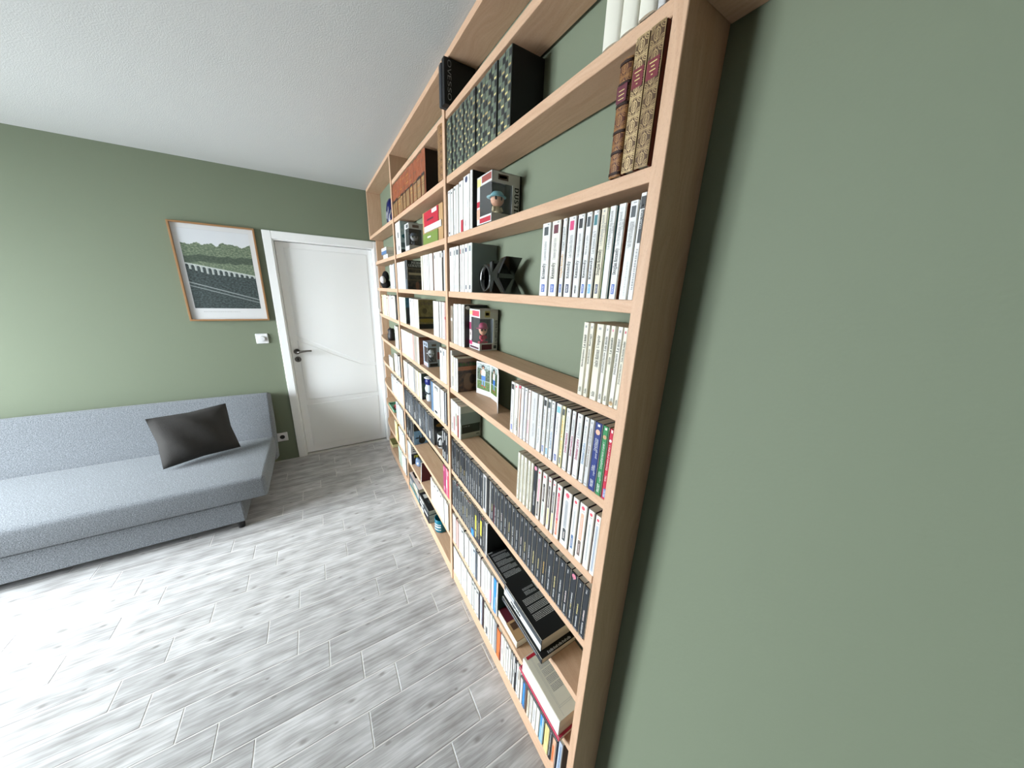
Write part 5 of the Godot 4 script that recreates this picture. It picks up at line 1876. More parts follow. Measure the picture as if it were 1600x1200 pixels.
	run("near", 7, "right", "paperback", [
		[-0.2902,-0.2668,0.178,-0.1110,"warm","black","white paperback with red and orange bar","d,.93,coral,.34;r,.875,.885,-.1,.2,grey;c,0.34,0.86,rose;c,0.06,0.34,salmon"],
		[-0.2618,-0.2271,0.178,-0.1110,"warm","black","wide white paperback with grey bar","d,.93,coral,.34;r,.875,.885,-.1,.2,grey;c,0.34,0.84,silver;c,0.10,0.33,graphite"],
		[-0.2235,-0.2007,0.178,-0.1110,"warm","black","white paperback with navy foot bar","d,.93,coral,.34;r,.875,.885,-.1,.2,grey;c,0.36,0.84,paper;c,0.10,0.35,denim"],
		[-0.1983,-0.1706,0.178,-0.1110,"warm","black","white paperback with salmon bar above brown","d,.93,coral,.34;r,.875,.885,-.1,.2,grey;c,0.38,0.84,peach;c,0.10,0.37,umber"],
		[-0.1680,-0.1456,0.178,-0.1110,"warm","plum","white paperback with one pale bar","d,.93,coral,.34;r,.875,.885,-.1,.2,grey;c,0.10,0.84,paper"],
		[-0.1434,-0.1242,0.178,-0.1110,"warm","black","white paperback with long grey blue bar","d,.93,coral,.34;r,.875,.885,-.1,.2,grey;c,0.06,0.84,fog"]])
	run("near", 8, "left", "paperback", [
		[-1.1166,-1.1035,0.177,-0.1095,"charcoal","black","black paperback with grey title","g,0.10,0.33,pale,0,.3;g,0.36,0.61,pale,0,.34;g,.86,.92,pale,0,.3"],
		[-1.1035,-1.0791,0.178,-0.1118,"black","black","black paperback with grey title","g,0.04,0.22,pale,0,.3;g,0.25,0.43,pale,0,.34;g,.86,.92,pale,0,.3"],
		[-1.0791,-1.0503,0.176,-0.1120,"coal","black","black paperback with grey title","g,0.07,0.30,pale,0,.3;g,0.33,0.56,pale,0,.34;g,.86,.92,pale,0,.3"],
		[-1.0503,-1.0270,0.174,-0.1107,"black","black","black paperback with grey title","g,0.08,0.27,pale,0,.3;g,0.30,0.49,pale,0,.34;g,.86,.92,pale,0,.3"],
		[-1.0270,-1.0032,0.178,-0.1132,"black","black","black paperback with grey title","g,0.06,0.32,pale,0,.3;g,0.35,0.56,pale,0,.34;g,.86,.92,pale,0,.3"],
		[-1.0032,-0.9784,0.176,-0.1107,"coal","black","black paperback with yellow title","g,0.10,0.25,pale,0,.3;g,0.28,0.49,straw,0,.34;g,.86,.92,pale,0,.3"],
		[-0.9784,-0.9584,0.174,-0.1114,"coal","black","black paperback with grey title","g,0.09,0.27,pale,0,.3;g,0.30,0.46,pale,0,.34;g,.86,.92,pale,0,.3"],
		[-0.9584,-0.9346,0.178,-0.1124,"black","black","black paperback with yellow title","g,0.05,0.29,pale,0,.3;g,0.32,0.47,straw,0,.34;g,.86,.92,pale,0,.3"],
		[-0.9346,-0.9093,0.176,-0.1115,"coal","black","black paperback with grey title","g,0.07,0.24,pale,0,.3;g,0.27,0.53,pale,0,.34;g,.86,.92,pale,0,.3"],
		[-0.9093,-0.8821,0.179,-0.1131,"charcoal","black","black paperback with grey title","g,0.07,0.24,pale,0,.3;g,0.27,0.46,pale,0,.34;g,.86,.92,pale,0,.3"],
		[-0.8821,-0.8632,0.174,-0.1126,"coal","black","black paperback with grey title","g,0.06,0.32,pale,0,.3;g,0.35,0.60,pale,0,.34;g,.86,.92,pale,0,.3"],
		[-0.8632,-0.8418,0.176,-0.1129,"charcoal","black","black paperback with grey title","g,0.06,0.31,pale,0,.3;g,0.34,0.54,pale,0,.34;g,.86,.92,pale,0,.3"],
		[-0.8418,-0.8229,0.177,-0.1126,"coal","black","black paperback with grey title","g,0.07,0.26,pale,0,.3;g,0.29,0.53,pale,0,.34;g,.86,.92,pale,0,.3"],
		[-0.8229,-0.7956,0.176,-0.1122,"charcoal","black","black paperback with grey title","g,0.09,0.26,pale,0,.3;g,0.29,0.50,pale,0,.34;g,.86,.92,pale,0,.3"],
		[-0.7956,-0.7695,0.177,-0.1115,"coal","black","black paperback with grey title","g,0.08,0.25,pale,0,.3;g,0.28,0.53,pale,0,.34;g,.86,.92,pale,0,.3"],
		[-0.7695,-0.7512,0.177,-0.1121,"charcoal","black","black paperback with grey title","g,0.08,0.28,pale,0,.3;g,0.31,0.48,pale,0,.34;g,.86,.92,pale,0,.3"]])
	run("near", 8, "right", "paperback", [
		[-0.7492,-0.7186,0.177,-0.1110,"pearl","white","thin white spined paperback","r,.08,.95,-.25,.25,graphite"],
		[-0.7147,-0.6916,0.177,-0.1110,"black","black","plain black paperback",""],
		[-0.6891,-0.6776,0.177,-0.1110,"grey","white","thin grey spined paperback","g,.3,.8,pale,0,.3"],
		[-0.6769,-0.6522,0.178,-0.1110,"coal","black","black paperback with yellow title","g,0.08,0.25,pale,0,.3;g,0.29,0.47,straw,0,.34;g,.88,.95,pale,0,.26;r,.015,.022,-.3,.3,pale"],
		[-0.6515,-0.6249,0.177,-0.1110,"charcoal","black","black paperback with dark red foot","g,0.05,0.21,pale,0,.3;g,0.25,0.47,pale,0,.34;g,.88,.95,pale,0,.26;r,.015,.022,-.3,.3,pale;r,.0,.5,-.5,-.25,maroon"],
		[-0.6249,-0.6018,0.175,-0.1110,"coal","black","black paperback with white title","g,0.05,0.28,pale,0,.3;g,0.32,0.52,pale,0,.34;g,.88,.95,pale,0,.26;r,.015,.022,-.3,.3,pale"],
		[-0.6011,-0.5730,0.179,-0.1110,"coal","black","black paperback with pinkish title","g,0.07,0.28,pale,0,.3;g,0.32,0.52,blush,0,.34;g,.88,.95,pale,0,.26;r,.015,.022,-.3,.3,pale"],
		[-0.5724,-0.5453,0.176,-0.1110,"coal","black","black paperback with white title","g,0.09,0.25,pale,0,.3;g,0.29,0.51,pale,0,.34;g,.88,.95,pale,0,.26;r,.015,.022,-.3,.3,pale"],
		[-0.5447,-0.5157,0.178,-0.1110,"coal","black","black paperback with yellow title","g,0.07,0.24,pale,0,.3;g,0.28,0.52,straw,0,.34;g,.88,.95,pale,0,.26;r,.015,.022,-.3,.3,pale"],
		[-0.5152,-0.4929,0.178,-0.1110,"coal","black","black paperback with white title","g,0.05,0.27,pale,0,.3;g,0.31,0.53,pale,0,.34;g,.88,.95,pale,0,.26;r,.015,.022,-.3,.3,pale"],
		[-0.4923,-0.4626,0.175,-0.1110,"coal","black","black paperback with white title","g,0.06,0.28,pale,0,.3;g,0.32,0.56,pale,0,.34;g,.88,.95,pale,0,.26;r,.015,.022,-.3,.3,pale"],
		[-0.4621,-0.4362,0.178,-0.1110,"coal","black","black paperback with pinkish title","g,0.05,0.29,pale,0,.3;g,0.33,0.52,blush,0,.34;g,.88,.95,pale,0,.26;r,.015,.022,-.3,.3,pale"],
		[-0.4357,-0.4133,0.179,-0.1110,"coal","black","black paperback with yellow title","g,0.07,0.24,pale,0,.3;g,0.28,0.50,straw,0,.34;g,.88,.95,pale,0,.26;r,.015,.022,-.3,.3,pale"],
		[-0.4128,-0.3868,0.179,-0.1110,"coal","black","black paperback with white title","g,0.06,0.20,pale,0,.3;g,0.24,0.54,pale,0,.34;g,.88,.95,pale,0,.26;r,.015,.022,-.3,.3,pale"],
		[-0.3868,-0.3611,0.176,-0.1110,"coal","black","black paperback with yellow title","g,0.07,0.21,pale,0,.3;g,0.25,0.54,straw,0,.34;g,.88,.95,pale,0,.26;r,.015,.022,-.3,.3,pale"],
		[-0.3603,-0.3314,0.177,-0.1110,"coal","black","black paperback with yellow title","g,0.08,0.23,pale,0,.3;g,0.27,0.50,straw,0,.34;g,.88,.95,pale,0,.26;r,.015,.022,-.3,.3,pale"],
		[-0.3300,-0.3071,0.179,-0.1110,"coal","black","black paperback with gold title","g,0.07,0.26,pale,0,.3;g,0.30,0.56,gold,0,.34;g,.88,.95,pale,0,.26;r,.015,.022,-.3,.3,pale"],
		[-0.3057,-0.2746,0.176,-0.1110,"coal","black","black paperback with white title","g,0.09,0.33,pale,0,.3;g,0.37,0.62,pale,0,.34;g,.88,.95,pale,0,.26;r,.015,.022,-.3,.3,pale"],
		[-0.2733,-0.2518,0.174,-0.1110,"coal","black","black paperback with yellow title","g,0.08,0.26,pale,0,.3;g,0.30,0.55,straw,0,.34;g,.88,.95,pale,0,.26;r,.015,.022,-.3,.3,pale"],
		[-0.2506,-0.2239,0.178,-0.1110,"coal","black","black paperback with white title","g,0.06,0.30,pale,0,.3;g,0.34,0.60,pale,0,.34;g,.88,.95,pale,0,.26;r,.015,.022,-.3,.3,pale"],
		[-0.2227,-0.2018,0.176,-0.1110,"coal","black","black paperback with pinkish title","g,0.06,0.23,pale,0,.3;g,0.27,0.51,blush,0,.34;g,.88,.95,pale,0,.26;r,.015,.022,-.3,.3,pale"],
		[-0.2007,-0.1756,0.176,-0.1110,"coal","black","black paperback with pink disc","g,0.08,0.31,pale,0,.3;g,0.35,0.61,pale,0,.34;g,.88,.95,pale,0,.26;r,.015,.022,-.3,.3,pale;d,.94,blossom,.5;g,.25,.4,straw,0,.3"],
		[-0.1746,-0.1506,0.175,-0.1110,"coal","black","black paperback with yellow title","g,0.06,0.29,pale,0,.3;g,0.33,0.54,straw,0,.34;g,.88,.95,pale,0,.26;r,.015,.022,-.3,.3,pale"],
		[-0.1496,-0.1280,0.176,-0.1110,"coal","black","black paperback with pinkish title","g,0.07,0.30,pale,0,.3;g,0.34,0.55,blush,0,.34;g,.88,.95,pale,0,.26;r,.015,.022,-.3,.3,pale"]])
	run("near", 9, "left", "paperback", [
		[-1.1131,-1.0858,0.177,-0.1110,"graphite","black","dark grey paperback","g,0.07,0.27,pale,0,.3;g,0.30,0.49,pale,0,.34;g,.86,.92,pale,0,.3;r,.95,.98,-.3,.3,ochre"],
		[-1.0847,-1.0580,0.177,-0.1110,"graphite","black","dark grey paperback","g,0.07,0.25,pale,0,.3;g,0.28,0.43,pale,0,.34;g,.86,.92,pale,0,.3;r,.95,.98,-.3,.3,pale"],
		[-1.0570,-1.0310,0.173,-0.1110,"coal","black","dark grey paperback","g,0.09,0.27,pale,0,.3;g,0.30,0.48,pale,0,.34;g,.86,.92,pale,0,.3;r,.95,.98,-.3,.3,brick"],
		[-1.0300,-1.0047,0.175,-0.1110,"graphite","black","dark grey paperback","g,0.04,0.23,pale,0,.3;g,0.26,0.49,pale,0,.34;g,.86,.92,pale,0,.3;r,.95,.98,-.3,.3,pale"],
		[-1.0037,-0.9791,0.173,-0.1110,"coal","black","dark grey paperback","g,0.08,0.25,pale,0,.3;g,0.28,0.55,pale,0,.34;g,.86,.92,pale,0,.3;r,.95,.98,-.3,.3,ochre"],
		[-0.9780,-0.9540,0.176,-0.1110,"charcoal","black","dark grey paperback","g,0.06,0.23,pale,0,.3;g,0.26,0.51,straw,0,.34;g,.86,.92,pale,0,.3;r,.95,.98,-.3,.3,pale"],
		[-0.9531,-0.9297,0.171,-0.1110,"graphite","black","dark grey paperback","g,0.05,0.33,pale,0,.3;g,0.36,0.64,pale,0,.34;g,.86,.92,pale,0,.3;r,.95,.98,-.3,.3,ochre"],
		[-0.9287,-0.9077,0.172,-0.1110,"graphite","black","dark grey paperback","g,0.05,0.32,pale,0,.3;g,0.35,0.64,straw,0,.34;g,.86,.92,pale,0,.3;r,.95,.98,-.3,.3,ochre"],
		[-0.9068,-0.8891,0.171,-0.1110,"coal","black","dark grey paperback","g,0.06,0.27,pale,0,.3;g,0.30,0.49,pale,0,.34;g,.86,.92,pale,0,.3;r,.95,.98,-.3,.3,brick"],
		[-0.8882,-0.8690,0.174,-0.1110,"graphite","black","dark grey paperback","g,0.07,0.29,pale,0,.3;g,0.32,0.58,pale,0,.34;g,.86,.92,pale,0,.3;r,.95,.98,-.3,.3,ochre"],
		[-0.8672,-0.8405,0.176,-0.1110,"charcoal","coal","dark paperback with bright blue foot","r,.0,.22,-.5,.5,azure;g,.3,.6,pale,0,.3"],
		[-0.8396,-0.8283,0.176,-0.1110,"coal","black","thin black paperback","g,.1,.6,pale,0,.3"],
		[-0.8274,-0.8120,0.176,-0.1110,"charcoal","black","dark paperback with yellow stripe","r,.35,.8,-.3,.5,lemon;r,.1,.3,-.3,.3,straw"],
		[-0.8112,-0.7943,0.176,-0.1110,"coal","black","dark grey slim paperback","g,.2,.7,pale,0,.3"],
		[-0.7935,-0.7729,0.176,-0.1110,"navyblack","black","navy black paperback","g,.2,.7,straw,0,.3"],
		[-0.7721,-0.7544,0.176,-0.1110,"coal","black","black paperback with yellow block","r,.4,.85,-.4,.4,lemon;r,.1,.3,-.2,.2,pale"],
		[-0.7536,-0.7425,0.176,-0.1110,"charcoal","black","narrow charcoal paperback","r,.96,1,-.5,.5,brick"],
		[-0.7417,-0.7292,0.176,-0.1110,"graphite","black","graphite spined paperback","g,.2,.8,pale,0,.3"],
		[-0.7284,-0.7161,0.176,-0.1110,"grey","black","mottled grey paperback","r,.1,.9,-.1,.3,ink"],
		[-0.7154,-0.7040,0.176,-0.1110,"pearl","black","thin white spined book with black cover",""]])
	run("near", 10, "left", "paperback", [
		[-1.1151,-1.0732,0.174,-0.1110,"white","white","white paperback","g,.12,.32,pale,0,.4;g,.4,.8,pale,0,.4;r,.9,.95,-.2,.2,pale"],
		[-1.0676,-1.0350,0.168,-0.1110,"brickpale","brick","faded brick pink paperback",""],
		[-1.0296,-0.9940,0.174,-0.1110,"white","brick","white paperback","g,.3,.75,pale,0,.4;r,.05,.1,-.25,.25,pale"],
		[-0.9930,-0.9625,0.174,-0.1110,"paper","ink","white paperback","r,.86,.93,-.3,.3,ink;g,.2,.7,pale,0,.35;r,.06,.13,-.25,.25,grey"],
		[-0.9536,-0.9252,0.174,-0.1110,"white","grey","white paperback","g,.3,.75,pale,0,.4;r,.05,.1,-.25,.25,pale"],
		[-0.9233,-0.8995,0.174,-0.1110,"pearl","white","white paperback","g,.3,.75,pale,0,.4;r,.05,.1,-.25,.25,pale"],
		[-0.8929,-0.8690,0.174,-0.1110,"white","grey","white paperback","g,.3,.75,pale,0,.4;r,.05,.1,-.25,.25,pale"],
		[-0.8672,-0.8447,0.174,-0.1110,"ice","white","bluish white paperback","g,.12,.32,pale,0,.4;g,.4,.8,pale,0,.4;r,.9,.95,-.2,.2,pale"],
		[-0.8438,-0.8210,0.174,-0.1110,"ice","slate","bluish white paperback","r,.86,.93,-.3,.3,ink;g,.2,.7,pale,0,.35;r,.06,.13,-.25,.25,grey"],
		[-0.8192,-0.7987,0.174,-0.1110,"slate","slate","slate blue paperback","r,.6,.9,-.3,.3,graphite"],
		[-0.7953,-0.7654,0.174,-0.1110,"white","plum","white paperback beside slate one","g,.3,.75,pale,0,.4;r,.05,.1,-.25,.25,pale"],
		[-0.7573,-0.7161,0.174,-0.1110,"paper","white","wide white paperback","g,.3,.75,pale,0,.4;r,.05,.1,-.25,.25,pale"],
		[-0.7153,-0.6932,0.174,-0.1110,"white","white","white paperback","g,.12,.32,pale,0,.4;g,.4,.8,pale,0,.4;r,.9,.95,-.2,.2,pale"],
		[-0.6924,-0.6664,0.174,-0.1110,"paper","grey","white paperback with grey board","g,.3,.75,pale,0,.4;r,.05,.1,-.25,.25,pale"],
		[-0.6657,-0.6547,0.174,-0.1110,"grey","blush","thin grey and pink paperback","r,.1,.5,-.5,.5,blossom"],
		[-0.6533,-0.6347,0.182,-0.1110,"paper","white","white hardback beside blue one",""],
		[-0.6340,-0.6111,0.184,-0.1110,"azure","azure","bright blue spined book","g,.1,.5,white,.3,.3"],
		[-0.6097,-0.5968,0.186,-0.1110,"paper","darkteal","white spined book with dark teal cover","g,.1,.4,grey,0,.4"]])
	run("near", 11, "left", "paperback", [
		[-1.1101,-1.0797,0.176,-0.1110,"white","mint","white paperback","g,.3,.75,pale,0,.4;r,.05,.1,-.25,.25,pale"],
		[-1.0786,-1.0513,0.176,-0.1110,"paper","grey","white paperback","g,.12,.32,pale,0,.4;g,.4,.8,pale,0,.4;r,.9,.95,-.2,.2,pale"],
		[-1.0502,-1.0290,0.176,-0.1110,"white","ink","white paperback","g,.08,.2,pale,0,.45;g,.35,.6,ink,0,.35"],
		[-1.0279,-1.0007,0.176,-0.1110,"paper","white","white paperback","g,.3,.75,pale,0,.4;r,.05,.1,-.25,.25,pale"],
		[-0.9965,-0.9711,0.176,-0.1110,"white","mint","white paperback","g,.12,.32,pale,0,.4;g,.4,.8,pale,0,.4;r,.9,.95,-.2,.2,pale"],
		[-0.9700,-0.9494,0.176,-0.1110,"paper","ink","white paperback","g,.08,.2,pale,0,.45;g,.35,.6,ink,0,.35"],
		[-0.9484,-0.9251,0.176,-0.1110,"white","white","white paperback","g,.08,.2,pale,0,.45;g,.35,.6,ink,0,.35"],
		[-0.9181,-0.8907,0.176,-0.1110,"paper","mint","white paperback","g,.12,.32,pale,0,.4;g,.4,.8,pale,0,.4;r,.9,.95,-.2,.2,pale"],
		[-0.8897,-0.8611,0.176,-0.1110,"white","mint","white paperback","g,.08,.2,pale,0,.45;g,.35,.6,ink,0,.35"],
		[-0.8564,-0.8333,0.176,-0.1110,"paper","grey","white paperback","r,.86,.93,-.3,.3,ink;g,.2,.7,pale,0,.35;r,.06,.13,-.25,.25,grey"],
		[-0.8287,-0.8063,0.176,-0.1110,"white","mint","white paperback","r,.86,.93,-.3,.3,ink;g,.2,.7,pale,0,.35;r,.06,.13,-.25,.25,grey"],
		[-0.8054,-0.7808,0.176,-0.1110,"paper","grey","white paperback","r,.86,.93,-.3,.3,ink;g,.2,.7,pale,0,.35;r,.06,.13,-.25,.25,grey"],
		[-0.7799,-0.7662,0.176,-0.1110,"navyblack","black","navy black spined paperback",""],
		[-0.7636,-0.7417,0.176,-0.1110,"ice","lilac","pale blue white paperback","r,.4,.9,-.2,.2,lilac"],
		[-0.7376,-0.7203,0.176,-0.1110,"maroonblack","black","black maroon spined paperback",""],
		[-0.7179,-0.7002,0.176,-0.1110,"ivory","ivory","ivory paperback","r,.86,.93,-.3,.3,ink;g,.2,.7,pale,0,.35;r,.06,.13,-.25,.25,grey"],
		[-0.6994,-0.6781,0.176,-0.1110,"white","mint","white paperback","r,.05,.3,-.3,.3,graphite"],
		[-0.6774,-0.6604,0.176,-0.1110,"ivory","grey","ivory paperback","g,.3,.75,pale,0,.4;r,.05,.1,-.25,.25,pale"],
		[-0.6574,-0.6386,0.176,-0.1110,"white","mint","white paperback","g,.3,.75,pale,0,.4;r,.05,.1,-.25,.25,pale"],
		[-0.6348,-0.6158,0.176,-0.1110,"paper","white","white paperback","g,.12,.32,pale,0,.4;g,.4,.8,pale,0,.4;r,.9,.95,-.2,.2,pale"]])
	run("near", 11, "right+14", "paperback", [
		[-0.6194,-0.5966,0.176,-0.1110,"grey","grey","grey spined paperback",""],
		[-0.5927,-0.5630,0.165,-0.1110,"orange","ruby","orange spined paperback with red cover","r,.0,.3,.2,.5,rust"],
		[-0.5566,-0.5293,0.176,-0.1110,"ivory","ivory","ivory paperback","g,.08,.2,pale,0,.45;g,.35,.6,ink,0,.35"],
		[-0.5287,-0.5112,0.176,-0.1110,"ivory","white","ivory paperback","g,.12,.32,pale,0,.4;g,.4,.8,pale,0,.4;r,.9,.95,-.2,.2,pale"],
		[-0.5106,-0.4935,0.176,-0.1110,"white","grey","white paperback","r,.86,.93,-.3,.3,ink;g,.2,.7,pale,0,.35;r,.06,.13,-.25,.25,grey"],
		[-0.4929,-0.4744,0.176,-0.1110,"ivory","taupe","ivory paperback","g,.12,.32,pale,0,.4;g,.4,.8,pale,0,.4;r,.9,.95,-.2,.2,pale"],
		[-0.4733,-0.4586,0.176,-0.1110,"grey","taupe","grey and white striped paperback","r,.1,.8,-.1,.3,white"],
		[-0.4563,-0.4430,0.176,-0.1110,"paper","navy","white paperback with dark board","g,.08,.2,pale,0,.45;g,.35,.6,ink,0,.35"],
		[-0.4419,-0.4310,0.176,-0.1110,"ink","navy","dark navy spined paperback","r,.6,.9,-.2,.2,white"],
		[-0.4294,-0.4154,0.176,-0.1110,"paper","slate","white paperback with grey print","g,.3,.75,grey,0,.4;r,.05,.1,-.25,.25,grey"]])
	run("near", 11, "right", "paperback", [
		[-0.4163,-0.4017,0.172,-0.1110,"warm","taupe","warm white paperback","r,.6,.9,-.2,.2,taupe"],
		[-0.3988,-0.3824,0.172,-0.1110,"paper","ink","white paperback",""],
		[-0.3810,-0.3629,0.172,-0.1110,"denim","denim","blue spined paperback","r,.1,.8,-.3,.2,azure"],
		[-0.3608,-0.3500,0.172,-0.1110,"brown","brown","thin brown paperback",""],
		[-0.3493,-0.3352,0.172,-0.1110,"cream","blush","cream paperback","g,.2,.8,taupe,0,.3"],
		[-0.3332,-0.3150,0.172,-0.1110,"warm","grey","warm white paperback","g,.2,.8,grey,0,.3"],
		[-0.3137,-0.2908,0.172,-0.1110,"white","grey","white paperback","g,.2,.6,grey,0,.3"],
		[-0.2902,-0.2705,0.172,-0.1110,"ivory","graphite","ivory paperback",""],
		[-0.2687,-0.2449,0.172,-0.1110,"skygrey","graphite","light blue mottled paperback","g,.1,.9,white,.2,.3;r,.5,.9,-.3,.1,azure"],
		[-0.2402,-0.2156,0.172,-0.1110,"maize","straw","yellow cream spined paperback","r,.3,.8,-.2,.2,straw"],
		[-0.2140,-0.1995,0.172,-0.1110,"black","black","black spined paperback","g,.1,.9,pale,0,.3"],
		[-0.1973,-0.1779,0.172,-0.1110,"peach","cream","peach orange spined paperback","r,.1,.6,-.3,.1,orange"],
		[-0.1769,-0.1700,0.172,-0.1110,"navyblack","black","thin navy paperback",""],
		[-0.1690,-0.1488,0.172,-0.1110,"fog","graphite","blue grey mottled paperback","g,.1,.9,denim,.1,.5"]])
	run("mid", 2, "left", "old_book", [
		[-2.1200,-2.1049,0.185,-0.1125,"twotone","leatherdark","red over tan worn leather volume","x"],
		[-2.1049,-2.0368,0.185,-0.1111,"twotone","leatherdark","red over tan worn leather volume","x"],
		[-2.0368,-1.9772,0.185,-0.1122,"twotone","leatherdark","red over tan worn leather volume","x"],
		[-1.9772,-1.8912,0.185,-0.1110,"twotone","leatherdark","red over tan worn leather volume","x"],
		[-1.8912,-1.8364,0.185,-0.1135,"twotone","leatherdark","red over tan worn leather volume","x"],
		[-1.8364,-1.7636,0.185,-0.1132,"twotone","leatherdark","red over tan worn leather volume","x"],
		[-1.7636,-1.6764,0.185,-0.1137,"twotone","leatherdark","red over tan worn leather volume","x"],
		[-1.6764,-1.6189,0.185,-0.1120,"twotone","leatherdark","red over tan worn leather volume","x"],
		[-1.6189,-1.5443,0.185,-0.1101,"twotone","leatherdark","red over tan worn leather volume","x"],
		[-1.5443,-1.4673,0.185,-0.1116,"twotone","leatherdark","red over tan worn leather volume","x"],
		[-1.4673,-1.4113,0.190,-0.1108,"twotone","leatherdark","red over tan worn leather volume","x"]])
	run("mid", 2, "right", "old_book", [
		[-1.2127,-1.1534,0.197,-0.1170,"oldtan","leatherdark","tall tan ornate leather volume","x"]])
	run("mid", 3, "left", "paperback", [
		[-2.0990,-2.0010,0.190,-0.1110,"white","white","white hardback with dark label","r,.5,.68,.1,.35,ink;r,.1,.25,.2,.4,ink"],
		[-1.9998,-1.9723,0.192,-0.1110,"paper","picture_teal","white spined book with teal picture cover",""]])
	run("mid", 4, "left", "paperback", [
		[-2.1200,-2.0511,0.172,-0.1110,"white","white","white paperback","g,.2,.5,pale,0,.3"],
		[-2.0474,-1.9442,0.172,-0.1110,"paper","white","white paperback with small grey mark","r,.82,.84,-.2,.2,grey"],
		[-1.9407,-1.9017,0.172,-0.1110,"white","grey","thin white paperback","g,.1,.2,grey,0,.3"],
		[-1.8950,-1.8476,0.176,-0.1110,"charcoal","picture_dark","grey spined paperback with dark title cover","r,.0,.35,-.5,.5,slate"]])
	run("mid", 4, "right", "paperback", [
		[-1.5393,-1.5099,0.176,-0.1110,"cream","white","cream spined paperback",""],
		[-1.5026,-1.4641,0.176,-0.1110,"paper","white","white paperback","g,.85,.9,pale,0,.3"],
		[-1.4626,-1.4241,0.176,-0.1110,"white","lilac","white paperback","g,.85,.9,pale,0,.3"],
		[-1.4211,-1.3991,0.176,-0.1110,"paper","grey","thin white paperback",""],
		[-1.3926,-1.3387,0.176,-0.1110,"white","brickpale","wide white paperback","g,.88,.92,pale,0,.2"],
		[-1.3198,-1.2640,0.176,-0.1110,"ivory","ivory","ivory paperback with grey thumbnail","r,.84,.93,-.3,-.1,slate;r,.06,.15,.0,.15,pale"],
		[-1.2634,-1.2018,0.176,-0.1110,"ivory","blush","wide ivory paperback with black thumbnail","r,.84,.96,.15,.3,ink;r,.05,.15,.3,.4,pale"],
		[-1.2001,-1.1832,0.176,-0.1110,"ink","black","thin black spined paperback","r,.84,.95,-.5,.5,silver"],
		[-1.1785,-1.1615,0.176,-0.1110,"white","lilac","white paperback by the upright",""]])
	run("mid", 5, "left", "paperback", [
		[-2.1200,-2.0838,0.172,-0.1110,"cream","cream","cream paperback",""],
		[-2.0824,-2.0319,0.172,-0.1110,"ivory","mint","ivory paperback",""],
		[-2.0305,-1.9819,0.172,-0.1110,"ivory","cream","ivory paperback",""],
		[-1.9805,-1.9416,0.172,-0.1110,"mint","picture_blue","pale green spined paperback with blue cover",""],
		[-1.8312,-1.7707,0.172,-0.1110,"white","white","white paperback","g,.1,.3,pale,0,.3;r,.88,.95,-.3,.3,grey"],
		[-1.7695,-1.7241,0.172,-0.1110,"paper","brickpale","white paperback","r,.9,.94,-.2,.2,grey"],
		[-1.7185,-1.6771,0.172,-0.1110,"blush","white","pinkish paperback","g,.1,.3,pale,0,.3"],
		[-1.6760,-1.6288,0.172,-0.1110,"cream","picture_gold","cream spined paperback with gold title cover","g,.05,.15,ink,.3,.3"]])
	run("mid", 5, "right", "paperback", [
		[-1.3498,-1.2657,0.176,-0.1110,"white","graphite","wide white paperback with grey title","g,.3,.55,ink,.05,.16;g,.03,.12,ink,.1,.2;r,.93,.96,-.1,.3,pale"],
		[-1.2555,-1.2255,0.176,-0.1110,"paper","grey","white paperback","g,.1,.4,pale,0,.3"],
		[-1.2192,-1.1802,0.176,-0.1110,"white","plum","white paperback with small red mark","r,.9,.93,-.2,.2,grey;r,.05,.1,0,.3,grey"],
		[-1.1795,-1.1668,0.176,-0.1110,"brickpale","plum","thin dusty pink paperback","r,.55,.62,-.5,.5,ruby"]])
	run("mid", 6, "left", "paperback", [
		[-2.1119,-2.0416,0.172,-0.1110,"blush","white","pinkish white paperback","g,.1,.8,pale,0,.3"],
		[-2.0381,-1.9813,0.172,-0.1110,"cream","white","cream paperback","g,.1,.8,pale,0,.3"],
		[-1.9780,-1.9220,0.172,-0.1110,"ivory","cream","ivory paperback","g,.1,.8,pale,0,.3"],
		[-1.9188,-1.8667,0.172,-0.1110,"cream","brickpale","cream paperback","g,.1,.8,pale,0,.3"],
		[-1.8621,-1.8062,0.172,-0.1110,"white","brickpale","white paperback",""],
		[-1.8033,-1.7713,0.172,-0.1110,"brickpale","grey","pinkish grey paperback",""],
		[-1.7684,-1.7358,0.172,-0.1110,"stone","grey","stone grey paperback","g,.1,.9,taupe,0,.3"],
		[-1.7330,-1.7014,0.172,-0.1110,"stone","grey","stone grey paperback","g,.1,.9,taupe,0,.3"],
		[-1.6973,-1.6547,0.172,-0.1110,"cream","picture_rust","cream spined paperback with rust brown cover",""]])
	run("mid", 6, "right", "paperback", [
		[-1.2672,-1.2237,0.176,-0.1110,"white","grey","white paperback with black thumbnail","r,.84,.92,-.2,.2,ink"],
		[-1.2202,-1.1669,0.176,-0.1110,"paper","cream","wide white paperback with grey thumbnail","r,.8,.93,-.3,-.05,slate"]])
